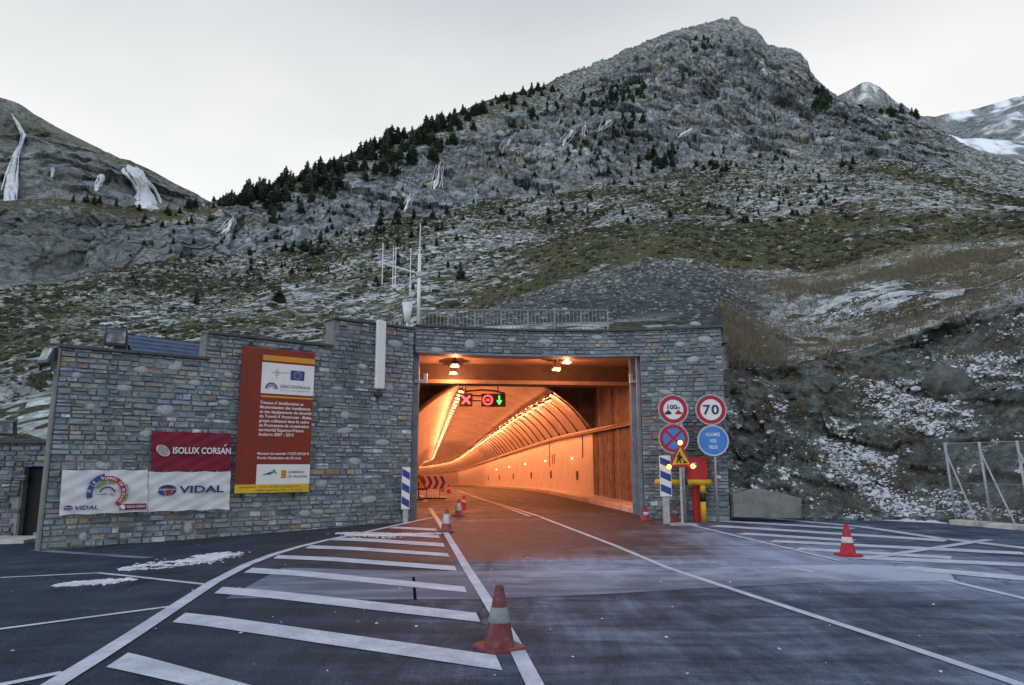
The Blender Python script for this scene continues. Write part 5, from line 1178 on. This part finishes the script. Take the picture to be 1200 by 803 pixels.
for px_, py_, lb in ((526, 577.5, 'tiny far cone to the right of the chevron board in the tunnel'), (519, 576, 'tiny far cone beyond the chevron board in the tunnel')):
    cone(px_, py_, .5, 'c', lb, 0, ((.4, .6),))

# chevron board and warning triangle inside the tunnel
n_ = gp(512, 585); CYv = n_.y
a, b = at_y(491, 573.5, CYv), at_y(523.5, 557.5, CYv)
t = thing('chevron_board', 'red and white chevron board on two legs inside the tunnel', 'sign', ((a.x+b.x)/2, CYv, 0)); wd, z0, z1 = (b.x-a.x)/2, a.z, b.z; h = z1-z0
MB().bev(-wd, wd, 0, .03, z0, z1, .006).build('panel', white_paint, t)
for k in range(4):
    x_ = -wd*.94+k*wd*.47; w_ = wd*.24; MB().plate([(x_, z0+.02), (x_+w_, z0+.02), (x_+w_*1.9, z0+h/2), (x_+w_, z1-.02), (x_, z1-.02), (x_+w_*.9, z0+h/2)], -.005, -.0005).build('chevron', red_film, t)
for x_ in (-wd*.45, wd*.5): MB().tube([(x_, .06, 0), (x_, .06, z1-.05)], .025, 6).build('leg', galv, t); MB().bev(x_-.3, x_+.3, -.25, .3, 0, .07, .02).build('foot_weight', black, t)
TY2 = CYv-1.2; q = at_y(490.5, 575, TY2)
t = thing('warning_triangle', 'orange-lit warning triangle beside the chevron board at the left pier', 'sign', (q.x, TY2, 0)); c_ = at_y(491, 573.5, TY2).z; w_ = .42
MB().plate([(-w_, c_-.05), (w_, c_-.05), (0, c_+.68)], 0, .03).build('plate', red_film, t); MB().plate([(-w_*.66, c_+.06), (w_*.66, c_+.06), (0, c_+.5)], -.004, -.0005).build('yellow_face', yellow_print, t); MB().plate(rect(-.03, .03, c_+.1, c_+.34), -.008, -.0045).build('mark', black, t)
MB().box(-.03, .03, .031, .06, 0, c_+.3).box(-.3, .3, -.2, .25, 0, .05).build('stand', black, t)
# lane signals hung from the vault
GY = 37.0; a, b = at_y(537.5, 477, GY), at_y(592, 457, GY); t = thing('lane_signal_gantry', 'overhead frame of lane signals under the vault: red cross, red ring, green arrow', 'traffic signal', ((a.x+b.x)/2, GY, (a.z+b.z)/2), R(7)); wd, hh = (b.x-a.x)/2, (b.z-a.z)/2
sig_m = M('signal_case', (.05, .045, .042), .6, .1, .2, 5)
pts = [(-wd, .5*hh), (-wd*.55, .86*hh), (0, hh), (wd*.55, .9*hh), (wd, .6*hh)]
MB().tube([(x_, 0, z_) for x_, z_ in pts], .05, 6).tube([(-wd, 0, -.3*hh), (wd, 0, -.25*hh)], .035, 6).tube([(-wd*.45, 0, .3*hh), (wd*.3, 0, .32*hh)], .04, 6).build('hanger_frame', sig_m, t)
for x_ in (-wd*.7, wd*.7): MB().tube([(x_, .1, hh*.7), (x_, .1, hh*2.1)], .03, 6).build('hanger', sig_m, t)
red_em, green_em = EM('red_signal', (1, .04, .05), 4.5), EM('green_signal', (.05, 1, .12), 3.2)
for px_, kd in ((546, 'x'), (571.5, 'o'), (585, 'a')):
    q = at_y(px_, 469, GY); x_, z_ = q.x-(a.x+b.x)/2, q.z-(a.z+b.z)/2; h = .33
    MB().bev(x_-h, x_+h, -.1, .12, z_-h, z_+h, .02).build('signal_case', sig_m, t)
    if kd == 'x':
        for sg in (-1, 1): MB().plate([(x_-sg*.2-.035, z_-.2+sg*.035), (x_-sg*.2+.035, z_-.2-sg*.035), (x_+sg*.2+.035, z_+.2-sg*.035), (x_+sg*.2-.035, z_+.2+sg*.035)], -.106-.001*sg, -.1005).build('red_cross', red_em, t)
    elif kd == 'o':
        MB().ring((x_, z_), .19, .26, -.106, -.1005, n=28).build('red_ring', red_em, t); text('4', .2, red_em, t, x_-.06, z_-.07, -.106, align='CENTER', bold=.01); text('0', .2, red_em, t, x_+.065, z_-.07, -.106, align='CENTER', bold=.01)
    else: MB().plate([(x_-.03, z_+.22), (x_-.03, z_-.02), (x_-.14, z_-.02), (x_, z_-.24), (x_+.14, z_-.02), (x_+.03, z_-.02), (x_+.03, z_+.22)], -.106, -.1005).build('green_arrow', green_em, t)

# ------------------------------------------------------------------ frozen waterfalls on the crags
n = NT('ice'); a = n.noise(.5, 8, .7, n.map((2.2, 2.2, .25))); n.bump(a, .25, .3)
ice_m = n.done(n.mix(n.lin(a, .38, .62), (.5, .55, .61), (.86, .89, .92)), .5, spec=.4)
def icefall(fan, pts, label, group=None, gap=.35):
    """ribbon of ice lying on the rock: (px, py, width px) down the fall"""
    m, vs, fs, o0 = 4, [], [], None
    for st_ in range(6):
        off, wf, ph = (st_-2.5)/5.2+rnd.uniform(-.08, .08), rnd.uniform(.12, .3), rnd.uniform(0, 6); prev = None; f_a, f_b = sorted((rnd.uniform(0, .3), rnd.uniform(.65, 1.0)))
        if st_ in (2, 3): f_a, f_b, wf, off = 0, 1, rnd.uniform(.62, .85), off*.5
        if fan is main: wf *= .42; off *= 1.5
        rows = []
        for i in range(len(pts)-1):
            k = max(2, int(abs(pts[i+1][1]-pts[i][1])/1.6))
            for j in range(k+(i == len(pts)-2)):
                f = j/k; g_ = (i+f)/(len(pts)-1)
                if not f_a <= g_ <= f_b: continue
                px, py, wd = [pts[i][q]*(1-f)+pts[i+1][q]*f for q in range(3)]
                px += wd*(off+.12*math.sin(g_*9+ph)); w2 = max(.8, wd*wf*(1+.25*math.sin(g_*23+ph))*min(1, .25+4*min(g_-f_a, f_b-g_)+.2))
                row = [fan.hit(px+w2*(c_/(m-1)-.5), py) for c_ in range(m)]
                if None not in row: rows.append(row)
        if len(rows) < 3: continue
        eye = Vector((0, 0, EYE)); D = [sum((h-eye).length for h in r_)/m for r_ in rows]; nR = len(rows)
        D = [min(D[max(0, i-3):i+4]) for i in range(nR)]; D = [sum(D[max(0, i-3):i+4])/len(D[max(0, i-3):i+4]) for i in range(nR)]
        b0 = len(vs)
        for r_, d_ in zip(rows, D):
            if o0 is None: o0 = r_[0].copy()
            for c_, h in enumerate(r_):
                q = h-eye; vs.append(tuple(eye+q.normalized()*(d_-gap if c_ not in (0, m-1) else max(d_-gap*.3, q.length-4))-o0))
        fs += [(b0+i*m+q, b0+(i+1)*m+q, b0+(i+1)*m+q+1, b0+i*m+q+1) for i in range(nR-1) for q in range(m-1)]
    if not fs: print('no icefall', label); return
    o = MB().add(vs, fs).build('frozen_waterfall', ice_m, None, smooth=True, loc=tuple(o0))
    tag(o, label, 'frozen waterfall', group)
icefall(fl, [(13, 133, 3), (20, 143, 4), (28, 158, 5), (25, 168, 4), (18, 182, 8), (13, 205, 13), (11, 236, 22)], 'tall frozen waterfall at the left edge of the far hill', gap=1.5)
icefall(fl, [(150, 193, 10), (156, 200, 20), (162, 212, 18), (168, 225, 22), (174, 240, 30), (176, 251, 26)], 'broad white frozen fall near the right end of the far hill', gap=1.5)
icefall(fl, [(62, 196, 3), (61, 208, 4)], 'short thin ice streak between the two big falls of the far hill')
icefall(fl, [(120, 204, 10), (116, 216, 7), (112, 224, 5)], 'faint ice patch just left of the broad frozen fall')
icefall(main, [(273, 254, 3), (270, 262, 9), (262, 274, 12)], 'ice streak at the left foot of the wooded crest')
icefall(main, [(481, 226, 3), (479, 234, 6), (474, 248, 10)], 'left ice streak on the grey slabs above the antenna mast')
icefall(main, [(516, 190, 3), (514, 204, 7), (510, 222, 9)], 'right ice streak on the grey slabs above the antenna mast')
icefall(main, [(598, 163, 8), (591, 172, 6), (588, 180, 4)], 'small frozen trickle at the left of the dark overhang')
icefall(main, [(672, 152, 10), (664, 162, 8), (659, 171, 6)], 'frozen trickle in the middle of the dark overhang')
icefall(main, [(686, 146, 3), (685, 160, 4)], 'thin upright ice strand right of the middle trickle')
icefall(main, [(715, 140, 8), (706, 150, 6), (698, 156, 5)], 'slanting ice ribbon under the clump of pines')
icefall(main, [(812, 150, 12), (802, 156, 12), (794, 162, 5)], 'bright ice patch on the pale crag right of the big dark thicket')

# ------------------------------------------------------------------ pines
needle = []
for q, c_ in zip('abc', ((.036, .058, .047), (.048, .07, .05), (.06, .08, .054))):
    n = NT('pine_needles_'+q); a = n.noise(1.6, 5, .7); needle.append(n.done(n.mix(n.lin(a, .3, .7), mul(c_, .7), mul(c_, 2.0)), .9, spec=.15))
bark = M('bark', (.06, .052, .047), .95, 0, .3, 6)
def crown_mesh(k):
    r = random.Random(300+k); vs, fs = [], []
    slim = r.uniform(.24, .36); lev = 13
    for L in range(lev):
        f = L/(lev-1); z = .1+.86*f; rad = slim*(1-f)**.62*r.uniform(.72, 1.2)+.015; nb = max(4, int(9*(1-f)+4))
        for b in range(nb):
            if r.random() < .1: continue
            a = 2*math.pi*(b+r.uniform(-.4, .4))/nb; l_ = rad*r.uniform(.6, 1.25); ww = l_*r.uniform(.3, .5)+.012; dz_ = r.uniform(-.03, .035); th = r.uniform(.02, .04)
            ca, sa_ = math.cos(a), math.sin(a); b0 = len(vs)
            vs += [(0, 0, z+.02), (ca*l_*.55-sa_*ww, sa_*l_*.55+ca*ww, z+dz_*.4-.012), (ca*l_, sa_*l_, z+dz_+.01), (ca*l_*.55+sa_*ww, sa_*l_*.55-ca*ww, z+dz_*.4-.012), (ca*l_*.5, sa_*l_*.5, z+th+.015), (ca*l_*.45, sa_*l_*.45, z-th)]
            fs += [(b0, b0+1, b0+4), (b0+1, b0+2, b0+4), (b0+2, b0+3, b0+4), (b0+3, b0, b0+4), (b0+1, b0, b0+5), (b0+2, b0+1, b0+5), (b0+3, b0+2, b0+5), (b0, b0+3, b0+5)]
    me = bpy.data.meshes.new('crown'); me.from_pydata(vs, [], fs); me.materials.append(needle[k % 3]); return me
CRN = [crown_mesh(k) for k in range(9)]
TRK = MB().tube([(0, 0, -.06), (.004, 0, .4), (0, 0, .93)], .022, 6, r2=.004).mesh('trunk'); TRK.materials.append(bark)
pines = []
def pine(fan, px, py, hpx, label, group, wide=1.0):
    h = fan.hit(px, py)
    if h is None:
        for dy in (3, 6, 9, 13):
            h = fan.hit(px, py+dy)
            if h: break
    if h is None: return
    d_ = math.hypot(h.x, h.y); pines.append((h, hpx*d_/F*1.0, label, group, wide*rnd.uniform(.85, 1.25)))
RX = [245, 270, 300, 330, 350, 400, 450, 480, 500, 545, 600, 640, 700]; RYY = [243, 235, 226, 217, 210, 190, 169, 158, 151, 132, 113, 102, 76]
def ry(px): return float(np.interp(px, RX, RYY))
G1 = 'pines of the dense wood along the crest'
for i in range(128):       # the wood below the crest, thick on the left
    px = rnd.uniform(282, 560) if rnd.random() < .8 else rnd.uniform(250, 640); dp = abs(rnd.gauss(0, 1))*(22 if px > 310 else 7)+1
    pine(main, px, ry(px)+min(dp, 42), rnd.uniform(15, 27)*(1 if px < 520 else .75), 'dark pine in the dense wood below the long left crest', G1)
for i in range(46):
    px = 250+i*8.6+rnd.uniform(-3, 3); pine(main, px, ry(px)+2.5, rnd.uniform(9, 21)*(1 if 290 < px < 540 else .7), 'dark pine standing on the skyline of the long left crest', 'pines on the skyline of the left crest')
def clump(cx_, cy_, sx, sy, n_, hp, label, group, tilt=0, fan=None):
    for i in range(n_):
        u, v = rnd.gauss(0, .5), rnd.gauss(0, .5); pine(fan or main, cx_+u*sx, cy_+v*sy+tilt*u*sx, rnd.uniform(*hp), label, group)
clump(725, 114, 42, 16, 36, (8, 14), 'dark pine in the clump on the upper slope left of the summit', 'pines of the upper clump', -.15)
clump(735, 145, 22, 14, 9, (9, 14), 'dark pine just under the clump left of the summit', 'pines below the upper clump')
clump(826, 55, 24, 12, 24, (5, 8), 'small pine on the dark cap below the summit', 'pines on the summit cap', -.2)
clump(803, 88, 18, 7, 9, (6, 9), 'small pine in the short row under the summit', 'pines under the summit')
clump(780, 190, 17, 9, 13, (12, 19), 'dark pine in the big thicket mid-slope', 'pines of the mid-slope thicket')
clump(845, 198, 14, 6, 5, (9, 13), 'pine in the small clump right of the big thicket', 'pines right of the thicket')
clump(1052, 134, 20, 9, 13, (8, 12), 'dark pine on the rocky shoulder right of the summit', 'pines on the right shoulder', .25)
clump(962, 120, 13, 9, 9, (10, 18), 'dark pine at the foot of the summit cliff', 'pines at the summit cliff foot')
clump(648, 128, 65, 24, 40, (6, 11), 'small pine on the broken upper slope right of the wooded crest', 'pines right of the wooded crest')
clump(705, 165, 45, 22, 26, (6, 11), 'small pine among the frozen trickles of the middle crag', 'pines of the middle crag')
clump(490, 262, 45, 14, 10, (9, 16), 'pine on the ledges behind the antenna mast', 'pines behind the antenna')
clump(360, 295, 32, 10, 8, (11, 19), 'pine at the foot of the grey crag above the works board', 'pines at the left crag foot')
clump(450, 268, 14, 12, 4, (11, 16), 'pine on the slope straight above the white wall antenna', 'pines above the wall antenna')
clump(105, 237, 32, 4, 9, (7, 13), 'small dark pine on the rock rim under the far frozen falls', 'pines on the left rock rim')
clump(225, 243, 10, 4, 5, (8, 14), 'pine beside the foot of the broad frozen fall', 'pines by the frozen fall')
for i in range(340):
    px = rnd.uniform(150, 1000); py = rnd.uniform(210, 340) if px < 560 else rnd.uniform(175, 262); pine(main, px, py, rnd.uniform(5, 12)*rnd.uniform(.7, 1), 'lone small pine scattered over the boulder slope', 'lone pines on the boulder slope')
for px, py, hp, lb in ((540, 328, 24, 'largest lone pine, standing right above the portal railing'), (327, 356, 22, 'lone pine above the step of the stone wall'), (230, 358, 18, 'lone pine above the low end of the stone wall'), (1000, 193, 12, 'lone pine on the green slope below the right shoulder'), (890, 118, 9, 'tiny lone pine on the bare summit cliff'), (588, 252, 12, 'lone pine on the pale boulders above the scree'), (644, 262, 12, 'lone pine beside the heath above the scree'), (922, 227, 10, 'left one of two tiny pines on the green slope'), (950, 226, 10, 'right one of two tiny pines on the green slope')):
    pine(main, px, py, hp, lb, None, 1.15)
print('pines', len(pines))
pines.sort(key=lambda q: -(1e9 if q[3] is None else q[1]/math.hypot(q[0].x, q[0].y)))
far_v, far_f, far_m, b_ = [], [], [], 0
for i, (h, ht, lb, gr, wd) in enumerate(pines):
    ang = rnd.uniform(0, 6.28); k = rnd.randrange(9)
    if i < 292:
        t = thing('pine_tree', lb, 'tree', tuple(h), ang, gr); t.rotation_euler = (rnd.uniform(-.05, .05), rnd.uniform(-.05, .05), ang); t.scale = (ht*wd, ht*wd, ht)
        link('trunk', TRK, None, t); link('crown', CRN[k], None, t)
    else:
        m = Matrix.Translation(h) @ Matrix.Rotation(ang, 4, 'Z') @ Matrix.Diagonal((ht*wd, ht*wd, ht, 1)); me = CRN[k]
        far_v += [tuple(m @ v.co) for v in me.vertices]; far_f += [tuple(b_+j for j in p.vertices) for p in me.polygons]; far_m += [k % 3]*len(me.polygons); b_ += len(me.vertices)
if far_f:
    me = bpy.data.meshes.new('small_pines'); me.from_pydata(far_v, [], far_f); [me.materials.append(q) for q in needle]; me.polygons.foreach_set('material_index', far_m)
    o = link('small_pines', me, None, None, 'stuff'); o['label'] = 'smallest far pines scattered over the mountainside'

# ------------------------------------------------------------------ loose cover: scrub, boulders, grass tufts, snow (too many to count)
x, y = main.xy()
def pick(fan, n_, t0, t1, p0, p1, wfun=None):
    """random spots on a sheet, by band and bearing"""
    tt = fan.t[:, 0]; rows = np.nonzero((tt >= t0) & (tt <= t1))[0]; cols = np.nonzero((fan.pxh[0] >= p0) & (fan.pxh[0] <= p1))[0]
    ri, ci = nrs.choice(rows, n_*4), nrs.choice(cols, n_*4); r = fan.r[ri, ci]
    keep = nrs.rand(n_*4) < np.clip(r/np.percentile(r, 85), .12, 1)**1.2
    if wfun is not None: keep &= nrs.rand(n_*4) < np.clip(wfun[ri, ci], 0, 1)
    ri, ci = ri[keep][:n_], ci[keep][:n_]; u = nrs.rand(len(ri)); rj = np.minimum(ri+1, len(tt)-1); j = nrs.uniform(-.5, .5, len(ci))*(fan.az[1]-fan.az[0]); a = fan.az[ci]+j; r = fan.r[ri, ci]*(1-u)+fan.r[rj, ci]*u
    return np.stack([r*np.sin(a), r*np.cos(a), fan.z[ri, ci]*(1-u)+fan.z[rj, ci]*u], 1), r
def scatter(name, label, tv, tf, P, sc, mats, mi, up=0.0):
    """joins many small turned copies of a shape"""
    tv = np.array(tv); tf = np.array(tf); n_ = len(P); a = nrs.uniform(0, 6.28, n_); ca, sa_ = np.cos(a), np.sin(a)
    q = np.empty((n_, len(tv), 3)); s3 = sc if sc.ndim == 2 else np.stack([sc]*3, 1)
    jt = tv[None]*(1+nrs.uniform(-.22, .22, (n_, len(tv), 1))); jt = jt*s3[:, None]
    q[..., 0] = jt[..., 0]*ca[:, None]-jt[..., 1]*sa_[:, None]; q[..., 1] = jt[..., 0]*sa_[:, None]+jt[..., 1]*ca[:, None]; q[..., 2] = jt[..., 2]
    q += P[:, None]; q[..., 2] += up
    ff = (tf[None]+(np.arange(n_)*len(tv))[:, None, None]).reshape(-1, tf.shape[1])
    me = bpy.data.meshes.new(name); me.from_pydata(q.reshape(-1, 3).tolist(), [], ff.tolist())
    for m in mats: me.materials.append(m)
    me.polygons.foreach_set('material_index', np.repeat(mi, len(tf)).astype(np.int32)); me.update()
    o = link(name, me, None, None, 'stuff'); o['label'] = label; return o
bm = bmesh.new(); bmesh.ops.create_icosphere(bm, subdivisions=1, radius=1); bm.verts.index_update()
ICO_V = [tuple(v.co) for v in bm.verts]; ICO_F = [[v.index for v in f.verts] for f in bm.faces]; bm.free()
rockm_ = []
for q, c_ in zip('abcd', ((.28, .3, .295), (.185, .205, .2), (.45, .47, .465), (.09, .105, .105))):
    n = NT('boulder_'+q); a = n.noise(3.0, 7, .7); n.bump(a, .6, .08); rockm_.append(n.done(n.mix(n.lin(a, .3, .7), mul(c_, .45), mul(c_, 1.05)), .95, spec=.15))
P, r = pick(main, 20000, 1.15, 3.9, 0, 1200, np.where(mound > .3, 0.0, np.where(R2*(T < 2.1) > .4, .25, 1.0))); s = np.minimum(r*.0015*np.exp(nrs.normal(0, .5, len(r))), .6)
scatter('boulders', 'pale boulders strewn over the slope', ICO_V, ICO_F, P, np.stack([s*1.25, s, s*.75], 1), rockm_, nrs.choice(4, len(P), p=[.4, .25, .25, .1]), -.05)
P, r = pick(main, 9000, .95, 2.02, 480, 905, mound); s = r*.0016*np.exp(nrs.normal(0, .4, len(r)))
scatter('scree_stones', 'loose grey stones of the scree mound behind the railing', ICO_V, ICO_F, P, np.stack([s*1.3, s, s*.8], 1), rockm_, nrs.choice(4, len(P), p=[.2, .3, .15, .35]), -.02)
P, r = pick(main, 4200, .0, .98, 846, 1320); s = .024*np.exp(nrs.normal(0, .6, len(r)))*(1+1.2*(nrs.rand(len(r)) < .008))
cutm = [M('cut_stone_'+q, c_, .95, 0, .3, 5, .4) for q, c_ in zip('abc', ((.11, .122, .118), (.06, .066, .062), (.2, .212, .212)))]
scatter('cut_slope_stones', 'stones bedded in the dark cut slope', ICO_V, ICO_F, P, np.stack([s*1.4, s, s*.8], 1), cutm, nrs.choice(3, len(P), p=[.45, .4, .15]))
fv_, ff_ = [], []
for k in range(7):
    a = k*.9; b0 = len(fv_); l_ = .5+.12*k; fv_ += [(.05*math.cos(a), .05*math.sin(a), 0), (.05*math.cos(a+.7), .05*math.sin(a+.7), 0), (l_*.55*math.cos(a+.35), l_*.55*math.sin(a+.35), 1.1-.08*k)]; ff_.append((b0, b0+1, b0+2))
tuftm = [M('dry_grass_'+q, c_, .95, 0, .3, 4) for q, c_ in zip('abc', ((.24, .215, .15), (.175, .155, .105), (.12, .112, .075)))]
P, r = pick(main, 14000, 1.0, 2.1, 850, 1400, np.clip(tan_*1.8, 0, 1)); P2, r2 = pick(main, 1300, .9, 1.3, 850, 925, np.clip(tan_*1.6, 0, 1)); P, r = np.concatenate([P, P2]), np.concatenate([r, r2])
s = nrs.uniform(.2, .55, len(r)); scatter('dry_grass', 'tufts of dry tan grass on the snowy bench', fv_, ff_, P, np.stack([s, s, s*.9], 1), tuftm, nrs.choice(3, len(P)))
shr = [M('heath_'+q, c_, .95, 0, .3, 3) for q, c_ in zip('abc', ((.03, .038, .02), (.052, .06, .028), (.04, .038, .022)))]
P, r = pick(main, 26000, 1.1, 4.0, -60, 1250, np.clip((grass+.45*n8+.35*perlin(x/3, y/3))*2.0-.05, 0, 1)*(mound < .3)); s = np.minimum(r*.0014*np.exp(nrs.normal(0, .6, len(r))), .55)
scatter('heath_scrub', 'low dark heath and juniper scrub on the slope', ICO_V, ICO_F, P, np.stack([s*1.5, s*1.25, s*.8], 1), shr, nrs.choice(3, len(P)))
snw = np.clip(1.6*(.22*sstep(PX, 860, 1010)-.2+.75*perlin(x/2.4+9, main.z/.95)+.5*perlin(x/.8, main.z/.4)+.3*perlin(x/.35, main.z/.2))*(1-.85*np.exp(-((T-.86)/.13)**2)), 0, 1)
P, r = pick(main, 16000, .04, 1.0, 848, 1320, snw); P2, r2 = pick(main, 9000, 1.04, 2.0, 850, 1400, np.clip(1.5*(.1+.7*perlin(x/5, y/5)+.5*perlin(x/1.4, y/1.4)), 0, 1)*R2)
s = np.concatenate([.016*np.exp(nrs.normal(0, .6, len(r))), .022*np.exp(nrs.normal(0, .55, len(r2)))]); P = np.concatenate([P, P2])
SNOWC = (P, s)
# one big rounded boulder sticking out of the cut
h = main.hit(1112, 447)
if h:
    bm = bmesh.new(); bmesh.ops.create_icosphere(bm, subdivisions=3, radius=1)
    for v in bm.verts:
        c = v.co; k_ = 1+.16*float(perlin(np.array(c.x*1.5+3), np.array(c.y*1.5+c.z*1.3)))+.06*float(perlin(np.array(c.x*4), np.array(c.z*4+c.y*3))); v.co = (c.x*.72*k_, c.y*.6*k_, c.z*.58*k_)
    me = bpy.data.meshes.new('boulder'); bm.to_mesh(me); bm.free(); tag(link('boulder', me, cutm[0], None, loc=tuple(h+Vector((0, .1, -.05)))), 'big rounded dark boulder bulging from the snowy cut slope', 'boulder')
# rubble and snow crust along the foot of the cut
P = np.array([list(at_y(px_, 606, 21.2)) for px_ in np.linspace(940, 1110, 60)]); P[:, 2] = .0; P[:, :2] += nrs.normal(0, .12, (60, 2)); P[:, 1] = np.clip(P[:, 1], 20.2, 21.4)
scatter('foot_rubble', 'small rubble along the foot of the cut slope', ICO_V, ICO_F, P, np.stack([nrs.uniform(.05, .16, 60)]*3, 1)*np.array([1.3, 1, .7]), rockm_, nrs.choice(4, 60))
n = NT('snow'); a = n.noise(5, 7, .7); n.bump(a, .5, .05); snow_m = n.done(n.mix(n.lin(a, .35, .65), (.5, .55, .62), (.76, .8, .85)), .75, spec=.3)
def snow_heap(pts, nx, ny, hmax, label, seed, thr=.3):
    """lumpy heap inside a strip: pts = centre line pixels with half width in metres"""
    P = [gp(a, b) for a, b, _ in pts]; Wd = [p[2] for p in pts]; vs, idx, fs = [], {}, []
    H = np.zeros((nx+1, ny+1)); XY = {}
    for i in range(nx+1):
        f = i/nx*(len(P)-1); k = min(int(f), len(P)-2); u = f-k; c = P[k].lerp(P[k+1], u); wd = Wd[k]*(1-u)+Wd[k+1]*u; tg = (P[k+1]-P[k]).normalized(); nn = Vector((-tg.y, tg.x, 0))
        for j in range(ny+1):
            v = j/ny*2-1; q = c+nn*(v*wd*1.5); e = max(0, 1-v*v)*min(1, i/nx*6, (1-i/nx)*6)
            al = f*2.2; no = float(perlin(np.array(al*1.1+seed), np.array(v*2.6)))*.6+float(perlin(np.array(q.x*4+seed), np.array(q.y*9)))*.5+float(perlin(np.array(q.x*13), np.array(q.y*22)))*.4
            H[i, j] = e*(.55+no)-thr; XY[i, j] = q
    for i in range(nx):
        for j in range(ny):
            if sum(H[i+a, j+b] > 0 for a in (0, 1) for b in (0, 1)) >= 2:
                f = []
                for a, b in ((i, j), (i+1, j), (i+1, j+1), (i, j+1)):
                    if (a, b) not in idx:
                        q = XY[a, b]; idx[a, b] = len(vs); vs.append((q.x, q.y, gz(q.x, q.y)+.005+max(0, H[a, b])*hmax-(.02 if H[a, b] <= 0 else 0)))
                    f.append(idx[a, b])
                fs.append(tuple(f))
    o = MB().add(vs, fs).build('snow', snow_m, None, 'stuff', smooth=True); o['label'] = label
scatter('snow_flecks', 'flecks of snow caught on the dark cut slope', ICO_V, ICO_F, SNOWC[0], np.stack([SNOWC[1]*1.5, SNOWC[1]*1.3, SNOWC[1]*.85], 1), [snow_m], np.zeros(len(SNOWC[0]), int), .012)
SN = []
for (pts, n_) in (([(150, 667, .1), (185, 663, .34), (225, 657, .42), (255, 651, .3), (272, 648, .08)], 5200), ([(75, 686, .03), (100, 683.5, .12), (132, 682, .1), (150, 681, .03)], 1100), ([(400, 625, .15), (440, 628, .45), (480, 627, .4), (508, 625, .15)], 1500)):
    PP = [gp(a, b) for a, b, _ in pts]
    for q in range(n_):
        f = rnd.random()*(len(PP)-1); k = min(int(f), len(PP)-2); u = f-k; c = PP[k].lerp(PP[k+1], u); wd = pts[k][2]*(1-u)+pts[k+1][2]*u; tg = (PP[k+1]-PP[k]).normalized(); v = rnd.gauss(0, .5)
        X_, Y_ = c.x-tg.y*v*wd+rnd.gauss(0, .06), c.y+tg.x*v*wd+rnd.gauss(0, .06)
        if float(perlin(np.array(X_*1.3+3), np.array(Y_*5.0)))+.5*float(perlin(np.array(X_*5), np.array(Y_*14))) < -.08: continue
        SN.append((X_, Y_, gz(X_, Y_)+.004, .012+.034*rnd.random()**2*(1.3-min(1, abs(v)))))
SN = np.array(SN); scatter('snow_patch', 'feathery streaks of dirty snow on the forecourt and hatching', ICO_V, ICO_F, SN[:, :3], np.stack([SN[:, 3]*1.9, SN[:, 3]*1.5, SN[:, 3]*.55], 1), [snow_m], np.zeros(len(SN), int))
snow_heap([(105, 637.5, .05), (140, 634.5, .12), (185, 630, .14), (240, 624, .1), (262, 622, .04)], 90, 12, .06, 'line of snow along the foot of the stone wall', 9.0, .1)
snow_heap([(930, 607.5, .05), (985, 608.5, .18), (1040, 609.5, .2), (1090, 612, .16), (1112, 614, .05)], 110, 14, .07, 'ragged snow along the foot of the cut slope', 17.0, .12)
P = []
for i in range(40):
    p = gp(rnd.uniform(120, 1150), rnd.uniform(640, 800))
    if p.y < 21: P.append((p.x, p.y, gz(p.x, p.y)+.008))
P = np.array(P); s = nrs.uniform(.005, .017, len(P)); scatter('snow_crumbs', 'crumbs of snow on the road', ICO_V, ICO_F, P, np.stack([s*1.4, s, s*.5], 1), [snow_m], np.zeros(len(P), int))
